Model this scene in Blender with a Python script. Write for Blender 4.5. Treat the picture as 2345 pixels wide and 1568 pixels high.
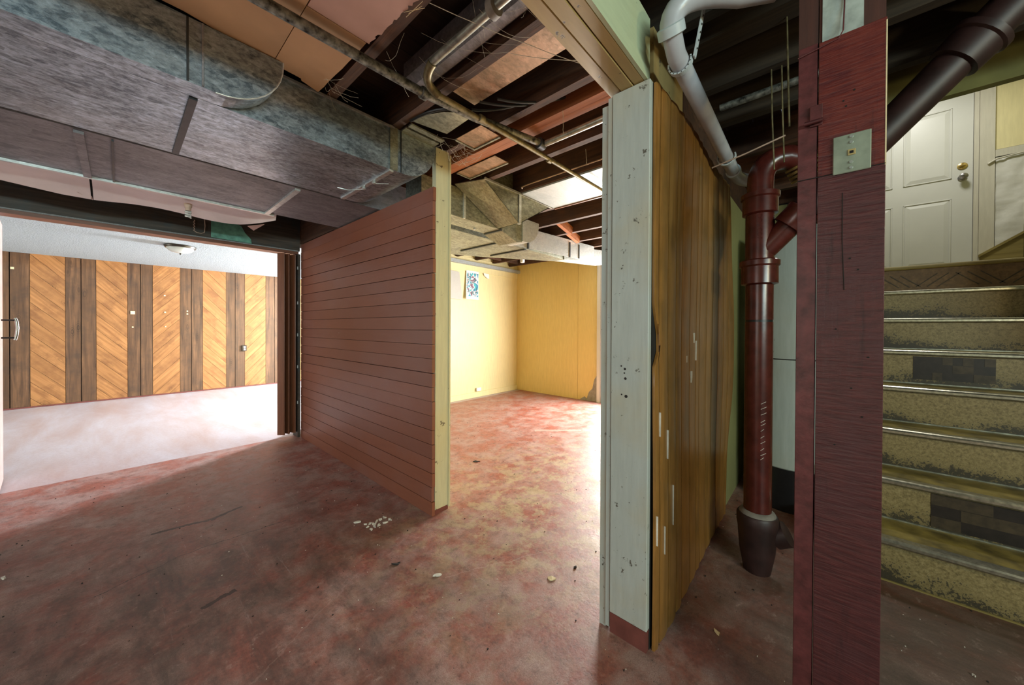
import bpy, bmesh, math, random
from math import sin, cos, pi, radians
from mathutils import Vector, Matrix
random.seed(7)
for o in list(bpy.data.objects): bpy.data.objects.remove(o)
sc = bpy.context.scene
COL = sc.collection

# ------------------------------------------------------------------ camera
F, YAW, CY, ROLL, PITCH, H = 804.5, radians(48.2647), 755.2, .004535, .0066086, 1.15
right = Vector((cos(YAW), -sin(YAW), 0)); fwd = Vector((sin(YAW), cos(YAW), 0)); up = Vector((0, 0, 1))
B = Matrix((right, -up, fwd))
P_ = Matrix(((1, 0, 0), (0, cos(PITCH), -sin(PITCH)), (0, sin(PITCH), cos(PITCH))))
R_ = Matrix(((cos(ROLL), -sin(ROLL), 0), (sin(ROLL), cos(ROLL), 0), (0, 0, 1)))
Mc = R_ @ P_ @ B                      # world -> camera (x right, y down, z forward)
cam_d = bpy.data.cameras.new('camera'); cam = bpy.data.objects.new('camera', cam_d); COL.objects.link(cam)
rx, ry, rz = Mc[0], Mc[1], Mc[2]
cam.matrix_world = Matrix(((rx[0], -ry[0], -rz[0], 0), (rx[1], -ry[1], -rz[1], 0), (rx[2], -ry[2], -rz[2], H), (0, 0, 0, 1)))
cam_d.sensor_width = 36; cam_d.lens = F / 2345 * 36
cam_d.shift_y = -(784 - CY) / 2345
cam_d.clip_start = .02
sc.camera = cam

# ------------------------------------------------------------------ world, lights, exposure
w = bpy.data.worlds.new('world'); sc.world = w; w.use_nodes = True
w.node_tree.nodes['Background'].inputs[0].default_value = (.75, .85, 1, 1)
w.node_tree.nodes['Background'].inputs[1].default_value = .35
sc.view_settings.view_transform = 'Standard'; sc.view_settings.look = 'None'
sc.view_settings.gamma = 1; sc.view_settings.use_curve_mapping = False
sc.view_settings.exposure = 0.25

def area(name, loc, look, sx, sy, power, col):
    d = bpy.data.lights.new(name, 'AREA'); d.shape = 'RECTANGLE'; d.size = sx; d.size_y = sy
    d.energy = power; d.color = col
    o = bpy.data.objects.new(name, d); COL.objects.link(o); o.location = loc
    o.rotation_euler = (Vector(look) - Vector(loc)).to_track_quat('-Z', 'Y').to_euler()
    return o
# daylight through the glazed opening of the yellow room
area('yellow_room_daylight', (4.88, 2.08, 1.15), (0, 2.08, 1.0), .8, 1.8, 190, (1, .96, .90))
# daylight through the panelled room's right-hand window
area('panelled_room_daylight', (5.0, 6.45, 1.45), (0, 6.0, .5), .4, 1.1, 880, (.86, .92, 1))
area('panelled_room_left_fill', (-3.4, 6.3, 1.3), (5, 6.6, 1.1), 1.2, 1.2, 30, (.90, .95, 1))  # weak fill light from the panelled room's unseen left end
# high basement window behind the photographer
area('rear_window_daylight', (-1.1, -3.1, 1.745), (-.6, 3, 2.0), 2.6, .18, 105, (.78, 1.0, .98))
area('side_fill_light', (-3.4, 1.4, 1.5), (3, 1.2, 1.0), 1.8, .9, 24, (1, .92, .90))  # unseen fill light added for surfaces that face left
# lamp over the stair landing, and an added warm fill at the rear right
area('landing_lamp', (4.3, -.62, 3.5), (4.2, -.62, 0), .3, .3, 15, (1, .99, .92))
area('rear_right_fill', (.75, -1.9, 1.7), (2.2, .4, .9), .12, .12, 8.5, (1, .80, .42))  # unseen warm fill, added to brighten the brown panelling

# ------------------------------------------------------------------ helpers
WM = {}
def place(o, M=None, parent=None):
    COL.objects.link(o)
    M = M or Matrix.Identity(4)
    if parent is not None:
        o.parent = parent; o.matrix_parent_inverse = WM[parent.name].inverted()
    o.matrix_basis = M; WM[o.name] = M
    return o
def tag(o, label=None, cat=None, group=None, kind=None):
    if label: o['label'] = label
    if cat: o['category'] = cat
    if group: o['group'] = group
    if kind: o['kind'] = kind
    return o
def empty(name, loc=(0, 0, 0), label=None, cat=None, group=None, kind=None):
    o = bpy.data.objects.new(name, None); o.empty_display_size = .1
    place(o, Matrix.Translation(Vector(loc))); return tag(o, label, cat, group, kind)
def fin(name, bm, mat, parent=None, M=None, smooth=False):
    bmesh.ops.recalc_face_normals(bm, faces=bm.faces)
    me = bpy.data.meshes.new(name); bm.to_mesh(me); bm.free()
    if smooth:
        for p in me.polygons: p.use_smooth = True
        try: me.set_sharp_from_angle(angle=radians(40))
        except Exception: pass
    if mat is not None:
        for m in (mat if isinstance(mat, (list, tuple)) else [mat]): me.materials.append(m)
    o = bpy.data.objects.new(name, me); return place(o, M, parent)
def cube_bm(sx, sy, sz, bev=0):
    bm = bmesh.new(); bmesh.ops.create_cube(bm, size=1)
    bmesh.ops.scale(bm, vec=(sx, sy, sz), verts=bm.verts)
    if bev: bmesh.ops.bevel(bm, geom=bm.edges[:], offset=bev, segments=1, affect='EDGES')
    return bm
MESHC = {}
def box(name, a, b, mat, parent=None, bev=0, rot=None):
    """axis aligned box from corner a to corner b; alike boxes share mesh data"""
    s = tuple(round(abs(b[i] - a[i]), 4) for i in range(3)); c = Vector([(a[i] + b[i]) / 2 for i in range(3)])
    M = Matrix.Translation(c)
    if rot is not None: M = M @ rot
    k = (s, mat.name, bev)
    if k in MESHC:
        o = bpy.data.objects.new(name, MESHC[k]); return place(o, M, parent)
    o = fin(name, cube_bm(*s, bev), mat, parent, M); MESHC[k] = o.data; return o
def addbox(bm, a, b):
    r = bmesh.ops.create_cube(bm, size=1)
    c = Vector([(a[i] + b[i]) / 2 for i in range(3)])
    bmesh.ops.scale(bm, vec=[max(abs(b[i] - a[i]), 1e-4) for i in range(3)], verts=r['verts'])
    bmesh.ops.translate(bm, vec=c, verts=r['verts'])
def prism(name, pts, thick, mat, parent=None):
    """pts: planar loop of 3-D points, thickened by the vector thick; origin at first point"""
    o0 = Vector(pts[0]); t = Vector(thick); bm = bmesh.new()
    A = [bm.verts.new(Vector(p) - o0) for p in pts]; Bv = [bm.verts.new(Vector(p) - o0 + t) for p in pts]
    bm.faces.new(A); bm.faces.new(Bv[::-1])
    for i in range(len(A)):
        j = (i + 1) % len(A); bm.faces.new((A[i], A[j], Bv[j], Bv[i]))
    return fin(name, bm, mat, parent, Matrix.Translation(o0))
def sweep(bm, pts, r, seg=16, caps=True):
    pts = [Vector(p) for p in pts]; n = len(pts)
    if not hasattr(r, '__len__'): r = [r] * n
    tan = []
    for i in range(n):
        a = pts[max(i - 1, 0)]; b = pts[min(i + 1, n - 1)]; tan.append((b - a).normalized())
    nrm = tan[0].orthogonal().normalized(); rings = []
    for i in range(n):
        nrm = (nrm - tan[i] * nrm.dot(tan[i])).normalized(); bi = tan[i].cross(nrm)
        rings.append([bm.verts.new(pts[i] + (nrm * cos(2 * pi * k / seg) + bi * sin(2 * pi * k / seg)) * r[i]) for k in range(seg)])
    for i in range(n - 1):
        for k in range(seg):
            bm.faces.new((rings[i][k], rings[i][(k + 1) % seg], rings[i + 1][(k + 1) % seg], rings[i + 1][k]))
    if caps: bm.faces.new(rings[0][::-1]); bm.faces.new(rings[-1])
def tube(name, pts, r, mat, parent=None, seg=16):
    bm = bmesh.new(); o0 = Vector(pts[0]); sweep(bm, [Vector(p) - o0 for p in pts], r, seg)
    return fin(name, bm, mat, parent, Matrix.Translation(o0), smooth=True)
def arc(p0, c, p1, n=8):
    """quadratic curve p0 -> p1 with control c"""
    p0, c, p1 = Vector(p0), Vector(c), Vector(p1)
    return [p0 * (1 - t) ** 2 + c * 2 * t * (1 - t) + p1 * t * t for t in [i / n for i in range(n + 1)]]
def lathe(name, prof, loc, mat, parent=None, seg=28, M=None):
    """prof: (radius, z) list"""
    bm = bmesh.new(); rings = []
    for r, z in prof: rings.append([bm.verts.new((max(r, 1e-4) * cos(2 * pi * k / seg), max(r, 1e-4) * sin(2 * pi * k / seg), z)) for k in range(seg)])
    for i in range(len(prof) - 1):
        for k in range(seg): bm.faces.new((rings[i][k], rings[i][(k + 1) % seg], rings[i + 1][(k + 1) % seg], rings[i + 1][k]))
    bm.faces.new(rings[0]); bm.faces.new(rings[-1])
    return fin(name, bm, mat, parent, Matrix.Translation(Vector(loc)) @ (M or Matrix.Identity(4)), smooth=True)

# ------------------------------------------------------------------ materials
class NT:
    def __init__(s, name):
        s.m = bpy.data.materials.new(name); s.m.use_nodes = True; s.t = s.m.node_tree
        s.b = s.t.nodes['Principled BSDF']; s.L = s.t.links
    def n(s, typ, **kw):
        x = s.t.nodes.new(typ)
        for k, v in kw.items(): setattr(x, k, v)
        return x
    def set(s, x, **kw):
        for k, v in kw.items():
            i = x.inputs[k.replace('_', ' ')]
            if isinstance(v, bpy.types.NodeSocket): s.L.new(v, i)
            else: i.default_value = v
        return x
    def coord(s, scale=(1, 1, 1), world=False, rnd=True, rot=(0, 0, 0)):
        if world:
            c = s.n('ShaderNodeNewGeometry').outputs['Position']
        else:
            c = s.n('ShaderNodeTexCoord').outputs['Object']
        if rnd and not world:
            r = s.n('ShaderNodeObjectInfo').outputs['Random']
            mm = s.n('ShaderNodeMath', operation='MULTIPLY'); s.L.new(r, mm.inputs[0]); mm.inputs[1].default_value = 37.0
            v = s.n('ShaderNodeVectorMath', operation='ADD'); s.L.new(c, v.inputs[0]); s.L.new(mm.outputs[0], v.inputs[1]); c = v.outputs[0]
        mp = s.n('ShaderNodeMapping'); s.L.new(c, mp.inputs[0]); mp.inputs['Scale'].default_value = scale; mp.inputs['Rotation'].default_value = rot
        return mp.outputs[0]
    def noise(s, c, scale, detail=4, rough=.55, dist=0):
        x = s.n('ShaderNodeTexNoise'); s.L.new(c, x.inputs['Vector'])
        x.inputs['Scale'].default_value = scale; x.inputs['Detail'].default_value = detail
        x.inputs['Roughness'].default_value = rough; x.inputs['Distortion'].default_value = dist
        return x.outputs['Fac']
    def vor(s, c, scale, feature='F1', out='Distance', rand=1):
        x = s.n('ShaderNodeTexVoronoi', feature=feature); s.L.new(c, x.inputs['Vector']); x.inputs['Scale'].default_value = scale
        x.inputs['Randomness'].default_value = rand
        return x.outputs[out]
    def ramp(s, f, stops, interp='LINEAR'):
        x = s.n('ShaderNodeValToRGB'); s.L.new(f, x.inputs[0]); e = x.color_ramp.elements; x.color_ramp.interpolation = interp
        while len(e) < len(stops): e.new(.5)
        for i, (p, c) in enumerate(stops):
            e[i].position = p; e[i].color = (c, c, c, 1) if not hasattr(c, '__len__') else (*c, 1)
        return x.outputs[0]
    def mix(s, f, a, b, mode='MIX'):
        x = s.n('ShaderNodeMix', data_type='RGBA', blend_type=mode)
        for i, v in ((0, f), (6, a), (7, b)):
            if isinstance(v, bpy.types.NodeSocket): s.L.new(v, x.inputs[i])
            else: x.inputs[i].default_value = v if i == 0 else (*v, 1) if len(v) == 3 else v
        return x.outputs[2]
    def math(s, op, a, b=0):
        x = s.n('ShaderNodeMath', operation=op)
        for i, v in enumerate((a, b)):
            if isinstance(v, bpy.types.NodeSocket): s.L.new(v, x.inputs[i])
            else: x.inputs[i].default_value = v
        return x.outputs[0]
    def bump(s, h, strength=.3, dist=.01):
        x = s.n('ShaderNodeBump'); s.L.new(h, x.inputs['Height']); x.inputs['Strength'].default_value = strength; x.inputs['Distance'].default_value = dist
        s.L.new(x.outputs[0], s.b.inputs['Normal'])
    def out(s, col=None, rough=None, metal=None, spec=None):
        for k, v in (('Base Color', col), ('Roughness', rough), ('Metallic', metal), ('Specular IOR Level', spec)):
            if v is None: continue
            if isinstance(v, bpy.types.NodeSocket): s.L.new(v, s.b.inputs[k])
            else: s.b.inputs[k].default_value = (*v, 1) if hasattr(v, '__len__') else v
        return s.m
def plain(name, col, rough=.6, metal=0, var=.15, scale=20, bump=.1):
    t = NT(name); c = t.coord(); n = t.noise(c, scale, 5)
    d = tuple(x * (1 - var * 1.6) for x in col); l = tuple(min(1, x * (1 + var)) for x in col)
    if bump: t.bump(n, bump, .004)
    return t.out(t.ramp(n, [(.3, d), (.7, l)]), rough, metal)
def wood(name, dark, light, axis='x', grain=60, rough=.6, knots=False, bump=.25, dirt=None, blotch=.35, soft=.75):
    """grain runs along the given local axis"""
    t = NT(name); s = {'x': (.06, 1, 1), 'y': (1, .06, 1), 'z': (1, 1, .06)}[axis]
    c = t.coord(s); g = t.noise(c, grain, 6, .6, .4)
    g2 = t.noise(c, grain * .22, 3, .5, 1.2)
    col = t.ramp(g, [(.3, dark), (.68, light)])
    mid = tuple((a + b) / 2 for a, b in zip(dark, light))
    col = t.mix(t.ramp(g2, [(.35, 0.0), (.65, soft)]), col, tuple(x * .75 for x in mid))
    if knots:
        s2 = {'x': (.35, 1, 1), 'y': (1, .35, 1), 'z': (1, 1, .35)}[axis]
        k = t.vor(t.coord(s2), 6.5); ring = t.math('SINE', t.math('MULTIPLY', k, 95))
        msk = t.ramp(k, [(.05, 1.0), (.26, 0.0)])
        f = t.math('MULTIPLY', msk, t.math('ADD', t.math('MULTIPLY', ring, .35), .45))
        col = t.mix(f, col, tuple(x * .35 for x in dark))
    if dirt:
        n = t.noise(t.coord((1, 1, 1)), 5, 6, .65)
        col = t.mix(t.ramp(n, [(.48, 0.0), (.7, blotch)]), col, dirt)
    t.bump(g, bump, .003)
    return t.out(col, rough)
def painted(name, col, under, dirt, rough=.45, axis='z', chip=.66, scale=9, dirtamt=.6, bump=.3, var=0.0):
    """old paint over wood, chips showing what is under it, dirt rubbed in"""
    t = NT(name); s = {'x': (.12, 1, 1), 'y': (1, .12, 1), 'z': (1, 1, .12)}[axis]
    c = t.coord(); cg = t.coord(s)
    g = t.noise(cg, 55, 5, .6); ch = t.noise(c, scale * 3.2, 8, .72); big = t.noise(c, scale * .35, 4, .6)
    base = t.mix(t.ramp(g, [(.35, .35), (.65, 0.0)]), col, tuple(x * .72 for x in col))
    base = t.mix(t.ramp(big, [(.45, 0.0), (.72, dirtamt)]), base, dirt)
    ri = t.n('ShaderNodeObjectInfo').outputs['Random']
    base = t.mix(t.ramp(ri, [(0.0, var), (1.0, 0.0)]), base, tuple(x * .6 for x in col))
    m = t.ramp(ch, [(chip, 0.0), (chip + .02, 1.0)])
    base = t.mix(m, base, under)
    h = t.math('SUBTRACT', g, m); t.bump(h, bump, .003)
    return t.out(base, rough)
def galv(name, dark, light, rough=.38, metal=.8, scale=38, tint=(.25, .2, .12), tintamt=.5, axis=(1, 1, 1)):
    t = NT(name); c = t.coord((.55, 1, 1))
    cell = t.vor(c, scale * 1.6, out='Color'); sep = t.n('ShaderNodeSeparateColor'); t.L.new(cell, sep.inputs[0])
    n = t.noise(c, 75, 8, .75); n2 = t.noise(c, 6, 7, .72)
    f = t.math('ADD', t.math('ADD', t.math('MULTIPLY', sep.outputs[0], .10), t.math('MULTIPLY', n, .6)), t.math('MULTIPLY', n2, .45))
    col = t.ramp(f, [(.47, dark), (.70, light)])
    d = t.noise(c, 2.6, 6, .7)
    col = t.mix(t.ramp(d, [(.45, 0.0), (.75, tintamt)]), col, tint)
    t.bump(n, .25, .003)
    return t.out(col, t.ramp(f, [(.3, rough + .15), (.7, rough)]), metal)

M = {}
def floor_mat():
    t = NT('worn_red_floor_paint'); c = t.coord(world=True)
    big = t.noise(c, 1.3, 5, .6); mid = t.noise(c, 5, 8, .68, .3); fine = t.noise(c, 60, 6, .7); vf = t.noise(c, 260, 3, .6)
    red = t.mix(t.ramp(fine, [(.3, 0.0), (.7, 1.0)]), (.22, .062, .046), (.40, .13, .095))
    worn = t.mix(t.ramp(vf, [(.3, 0.0), (.7, 1.0)]), (.27, .155, .135), (.48, .32, .28))
    col = t.mix(t.ramp(mid, [(.40, 0.0), (.60, .95)]), red, worn)
    # tan bare patches near the doorway to the yellow room
    p = t.n('ShaderNodeSeparateXYZ'); t.L.new(c, p.inputs[0])
    def blob(x, y, sx, sy, e=1.0):
        a = t.math('DIVIDE', t.math('SUBTRACT', p.outputs[0], x), sx); b_ = t.math('DIVIDE', t.math('SUBTRACT', p.outputs[1], y), sy)
        r = t.math('SQRT', t.math('ADD', t.math('MULTIPLY', a, a), t.math('MULTIPLY', b_, b_)))
        return t.ramp(r, [(0.35, 1.0), (e, 0.0)])
    tan_n = t.noise(c, 7, 9, .75, .2)
    tn = t.math('MULTIPLY', t.ramp(tan_n, [(.48, 0.0), (.56, .85)]), blob(2.1, 1.35, 1.7, 1.1))
    col = t.mix(tn, col, (.42, .33, .20))
    # grey brown streaked tone around two floor areas
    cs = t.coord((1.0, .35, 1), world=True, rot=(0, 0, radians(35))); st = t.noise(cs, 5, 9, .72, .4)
    brown_mask = t.math('MULTIPLY', t.ramp(st, [(.38, .12), (.62, 1.0)]), blob(.0, 1.75, 1.7, 1.8))
    col = t.mix(t.math('MULTIPLY', brown_mask, .85), col, (.075, .055, .047))
    brown_mask2 = t.math('MULTIPLY', t.ramp(st, [(.30, .5), (.6, 1.0)]), blob(2.0, -.3, 1.5, 1.05, 1.0))
    col = t.mix(t.math('MULTIPLY', brown_mask2, .9), col, (.065, .045, .028))
    # pale scuffs
    sc_ = t.noise(t.coord((1, .05, 1), world=True, rot=(0, 0, radians(28))), 22, 6, .75)
    col = t.mix(t.ramp(sc_, [(.63, 0.0), (.74, .55)]), col, (.52, .44, .42))
    gr_ = t.noise(c, 17, 10, .82, .2); col = t.mix(t.ramp(gr_, [(.50, 0.0), (.64, .6)]), col, (.085, .05, .042))
    col = t.mix(t.ramp(gr_, [(.34, .45), (.44, 0.0)]), col, (.50, .36, .32))
    spk = t.vor(c, 26); col = t.mix(t.ramp(spk, [(.035, 1.0), (.06, 0.0)]), col, (.03, .022, .018))
    # scars, scrapes and one long crack in the paint
    wob = t.noise(c, 9, 5, .7)
    def seg(pts, wd, amt, colr):
        nonlocal col
        for (ax, ay), (bx, by) in zip(pts[:-1], pts[1:]):
            L = math.hypot(bx - ax, by - ay); ux, uy = (bx - ax) / L, (by - ay) / L
            dx_ = t.math('SUBTRACT', p.outputs[0], ax); dy_ = t.math('SUBTRACT', p.outputs[1], ay)
            u = t.math('ADD', t.math('MULTIPLY', dx_, ux), t.math('MULTIPLY', dy_, uy))
            v = t.math('ADD', t.math('MULTIPLY', dx_, -uy), t.math('MULTIPLY', dy_, ux))
            v = t.math('ABSOLUTE', t.math('ADD', v, t.math('MULTIPLY', t.math('SUBTRACT', wob, .5), .07)))
            inside = t.math('MULTIPLY', t.math('GREATER_THAN', u, 0), t.math('LESS_THAN', u, L))
            m_ = t.math('MULTIPLY', inside, t.math('LESS_THAN', v, wd))
            col = t.mix(t.math('MULTIPLY', m_, amt), col, colr)
    seg([(.117, 2.766), (.359, 2.721), (.526, 2.773)], .012, .85, (.03, .02, .017))
    seg([(.222, 1.887), (.34, 1.913)], .012, .85, (.03, .02, .017))
    seg([(-.071, 2.308), (.216, 2.401), (.464, 2.395), (.661, 2.381)], .0022, .9, (.03, .02, .017))
    seg([(-.05, 1.2), (.75, 1.62)], .003, .16, (.5, .36, .32))
    seg([(3.1, 2.42), (3.46, 2.04)], .03, .45, (.5, .42, .36))
    seg([(1.0, 1.3), (1.5, 1.05)], .003, .2, (.55, .42, .38))
    t.bump(t.math('ADD', mid, t.math('MULTIPLY', fine, .5)), .22, .01)
    return t.out(col, t.ramp(mid, [(.3, .38), (.7, .6)]), 0, .45)
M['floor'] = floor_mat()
def floor2_mat():
    t = NT('pale_concrete_floor'); c = t.coord(world=True)
    st = t.noise(t.coord((1, .25, 1), world=True, rot=(0, 0, radians(50))), 3, 8, .65, .3); f = t.noise(c, 40, 5, .7)
    col = t.mix(t.ramp(st, [(.35, 0.0), (.65, 1.0)]), (.50, .46, .49), (.42, .31, .29))
    col = t.mix(t.ramp(f, [(.45, 0.0), (.75, .35)]), col, (.3, .24, .23))
    t.bump(f, .15, .006)
    return t.out(col, .5, 0, .4)
M['floor2'] = floor2_mat()
M['plank'] = painted('oxblood_painted_planks', (.27, .095, .055), (.34, .26, .23), (.27, .13, .11), .40, 'y', .685, 5, .75, .25, .5)
M['cream'] = painted('cream_green_paint', (.62, .60, .40), (.16, .13, .09), (.60, .47, .20), .4, 'z', .64, 6, .4)
M['cream_y'] = painted('ochre_paint', (.52, .36, .10), (.13, .10, .07), (.3, .2, .07), .5, 'z', .72, 6, .4)
M['post'] = painted('chalky_grey_green_paint', (.46, .50, .47), (.10, .09, .07), (.46, .40, .26), .5, 'z', .625, 9, .55)
M['postred'] = plain('old_red_paint_foot', (.17, .05, .04), .55)
M['beam'] = painted('tan_painted_beam', (.46, .33, .13), (.10, .07, .04), (.30, .2, .08), .5, 'x', .635, 6, .5)
M['beamside'] = painted('green_lit_beam_paint', (.56, .62, .40), (.12, .11, .07), (.5, .45, .2), .45, 'x', .66, 6, .4)  # beam side with greenish window light put into its colour
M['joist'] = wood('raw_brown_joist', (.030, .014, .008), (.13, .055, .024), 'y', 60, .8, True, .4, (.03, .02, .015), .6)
M['joist_dark'] = wood('shaded_joist_wood', (.014, .010, .007), (.055, .038, .022), 'y', 50, .9, False, .4)
M['joist_orange'] = wood('fresh_orange_joist', (.22, .065, .018), (.50, .17, .05), 'y', 60, .75, True, .35)
M['subfloor'] = wood('dark_subfloor', (.022, .014, .01), (.07, .04, .028), 'x', 30, .9)
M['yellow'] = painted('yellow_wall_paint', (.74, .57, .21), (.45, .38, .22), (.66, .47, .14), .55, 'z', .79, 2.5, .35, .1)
M['yellow_l'] = painted('lit_yellow_wall_paint', (.78, .70, .40), (.5, .42, .28), (.72, .6, .3), .5, 'z', .8, 2.5, .3, .1)  # same yellow paint, with window light put into its paler colour
M['stairwall'] = painted('mossy_yellow_wall', (.34, .33, .14), (.55, .52, .40), (.14, .14, .05), .55, 'z', .69, 3, .7)
M['panelboard'] = wood('honey_brown_wall_panel', (.22, .095, .020), (.37, .175, .042), 'z', 70, .30, False, .08, (.10, .06, .015), .5, .25)
M['gap'] = plain('dark_gap', (.012, .01, .008), .9)
M['darkheader'] = wood('black_stained_header', (.028, .022, .018), (.10, .078, .06), 'x', 50, .55, False, .2, (.03, .07, .09), .5)
M['teal'] = plain('teal_paint', (.16, .42, .33), .5, 0, .25)
M['trim_red'] = wood('red_brown_door_trim', (.13, .045, .02), (.26, .10, .05), 'z', 40, .4)
M['trim_redx'] = wood('red_brown_header_trim', (.13, .05, .03), (.28, .12, .07), 'x', 40, .4)
M['leaf_pale'] = plain('lit_pink_door_face', (.50, .33, .29), .35)  # pinkish daylight on the door leaf, put into its colour
M['popcorn'] = None
t = NT('popcorn_ceiling'); c = t.coord(world=True); n = t.noise(c, 75, 4, .7); t.bump(n, .9, .02)
M['popcorn'] = t.out(t.ramp(n, [(.3, (.33, .38, .40)), (.7, (.50, .555, .575))]), .9)
M['diag'] = wood('honey_diagonal_board', (.24, .095, .028), (.50, .235, .080), 'x', 34, .45, True, .12, (.16, .06, .02), .7)
M['dkbrd'] = wood('walnut_vertical_board', (.040, .019, .010), (.21, .105, .048), 'x', 30, .45, True, .15, (.05, .03, .02), .6)
M['galv'] = galv('galvanised_duct_steel', (.10, .14, .18), (.54, .68, .80), .28, .65, 34, (.20, .17, .15), .45)  # bluish base stands in for light reflected off the pale floor
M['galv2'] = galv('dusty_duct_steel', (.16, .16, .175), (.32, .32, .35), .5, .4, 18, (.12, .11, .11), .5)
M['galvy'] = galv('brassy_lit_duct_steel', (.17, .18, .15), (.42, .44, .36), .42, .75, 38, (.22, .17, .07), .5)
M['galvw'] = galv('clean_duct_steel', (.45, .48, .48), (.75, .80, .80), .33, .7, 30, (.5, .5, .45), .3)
M['pan'] = galv('rusty_pan_steel', (.25, .17, .10), (.55, .36, .24), .45, .6, 20, (.12, .10, .05), .6)
M['panw'] = galv('bright_pan_steel', (.34, .38, .38), (.52, .56, .56), .45, .5, 6, (.6, .62, .58), .3)
M['seam'] = plain('dark_seam_steel', (.05, .055, .06), .45, .6)
M['ironpipe'] = plain('mottled_iron_pipe', (.20, .21, .19), .45, .5, .7, 45, .2)
M['brasspipe'] = plain('dull_brown_pipe', (.22, .19, .10), .45, .5, .4, 30, .2)
M['silverpipe'] = plain('bright_conduit', (.42, .44, .38), .35, .7, .3, 30)
M['tile'] = plain('tan_hardboard', (.40, .23, .12), .7, 0, .12, 3, .05)
M['tilew'] = plain('pinkish_torn_board', (.74, .64, .62), .65, 0, .08, 4, .05)
M['tilep'] = plain('rosy_hardboard', (.45, .27, .22), .7, 0, .12, 3, .05)
M['pvc'] = plain('grey_white_plastic', (.46, .47, .50), .3, 0, .1, 10, .03)
M['strap'] = plain('pale_strap_plastic', (.50, .56, .58), .4, 0, .05)
M['redpipe'] = plain('oxblood_gloss_pipe', (.075, .014, .010), .27, 0, .25, 18, .12)
M['redpipe_d'] = plain('dark_red_pipe', (.028, .011, .010), .5, 0, .3, 14, .15)
M['gold'] = plain('tarnished_brass', (.38, .28, .10), .35, .6, .3, 20)
M['tank'] = painted('tank_enamel', (.46, .52, .50), (.06, .05, .04), (.42, .42, .33), .22, 'z', .70, 5, .5, .15)
M['black'] = plain('black_metal', (.012, .012, .014), .35)
def redpost_mat(name='rough_sawn_red_paint', k=1.0, d=(.07, .022, .026)):
    t = NT(name); c = t.coord(); saw = t.noise(t.coord((1, .12, 1), rnd=False), 130, 4, .6); g = t.noise(c, 6, 6, .65); gr = t.noise(t.coord((1, 1, .08)), 40, 5, .6)
    col = t.mix(t.ramp(saw, [(.35, 0.0), (.65, 1.0)]), (.050 * k, .012, .014), (.095 * k, .022, .023 / k))
    col = t.mix(t.ramp(g, [(.45, 0.0), (.65, .7)]), col, d)
    col = t.mix(t.ramp(gr, [(.6, 0.0), (.72, .6)]), col, (.02, .008, .01))
    t.bump(t.math('ADD', saw, gr), .5, .004)
    return t.out(col, .42)
M['redpost'] = redpost_mat()
M['redpost_t'] = redpost_mat('brighter_red_paint', 1.5, (.17, .035, .025))
M['redpost_l'] = plain('pinkish_red_paint', (.11, .026, .027), .45, 0, .3, 30, .4)
M['rawpost'] = wood('raw_dark_post_wood', (.03, .012, .01), (.11, .035, .022), 'z', 40, .7)
M['whitewash'] = plain('blue_white_paint', (.42, .48, .44), .5, 0, .35, 12)
M['plate'] = plain('zinc_wall_plate', (.36, .42, .33), .35, .45, .15, 25, .02)
M['screw'] = plain('plated_screw', (.6, .66, .62), .3, .7)
M['ivory'] = plain('ivory_plastic', (.42, .33, .14), .4)
M['white'] = plain('white_door_enamel', (.62, .62, .58), .35, 0, .03, 3, .02)
M['casing'] = painted('chipped_white_casing', (.60, .57, .48), (.35, .28, .2), (.5, .44, .33), .4, 'z', .74, 5, .4, .15)
M['plaster'] = plain('lumpy_white_plaster', (.66, .65, .60), .55, 0, .05, 9, .9)
M['nickel'] = plain('satin_nickel', (.32, .30, .28), .25, .9, .1)
M['brass'] = plain('polished_brass', (.75, .55, .22), .2, .9, .1)
def lino():
    t = NT('speckled_linoleum'); c = t.coord(); n = t.noise(c, 75, 8, .78); b = t.noise(c, 4, 5, .6)
    v = t.noise(t.coord((1, 1, 1)), 14, 4, .6)
    col = t.ramp(n, [(.32, (.10, .072, .028)), (.5, (.26, .20, .085)), (.7, (.42, .335, .165))])
    sp = t.vor(t.coord((1, .45, 1)), 95)
    p = t.n('ShaderNodeSeparateXYZ'); t.L.new(t.n('ShaderNodeTexCoord').outputs['Object'], p.inputs[0])
    low = t.math('MULTIPLY', t.math('ADD', p.outputs[2], .1), 4.0)        # scuffs concentrate at the foot of each riser
    k = t.math('ADD', t.math('MULTIPLY', n, 2.2), t.math('MULTIPLY', b, 1.6)); k = t.math('SUBTRACT', k, t.math('MULTIPLY', low, 1.5))
    col = t.mix(t.ramp(k, [(.0, 0.0), (.999, 0.0), (1.0, .0)]), col, (.02, .019, .016))
    k2 = t.math('GREATER_THAN', k, 1.62); col = t.mix(t.math('MULTIPLY', k2, .9), col, (.022, .02, .016))
    t.bump(n, .2, .003)
    return t.out(col, .45)
M['lino'] = lino()
M['tread'] = plain('worn_olive_tread', (.28, .21, .05), .45, 0, .4, 12, .1)
M['nosing'] = plain('aluminium_nosing', (.46, .44, .36), .28, .85, .2, 60, .1)
M['chev'] = wood('chevron_woodgrain_vinyl', (.10, .05, .02), (.26, .15, .06), 'x', 40, .45)
M['blk'] = plain('black_brown_parquet', (.018, .012, .010), .45, 0, .3, 30)
M['blk2'] = plain('mid_brown_parquet', (.055, .038, .02), .5, 0, .3, 30)
M['skirt'] = wood('olive_skirt_board', (.17, .12, .03), (.34, .27, .09), 'y', 30, .5)
M['olive'] = plain('olive_ceiling_paint', (.16, .155, .045), .7, 0, .2, 6)
M['glass'] = plain('frosted_glass', (.62, .68, .66), .25, 0, .03, 5, 0)
M['bronze'] = plain('bronze_rim', (.07, .06, .05), .35, .6)
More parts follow.
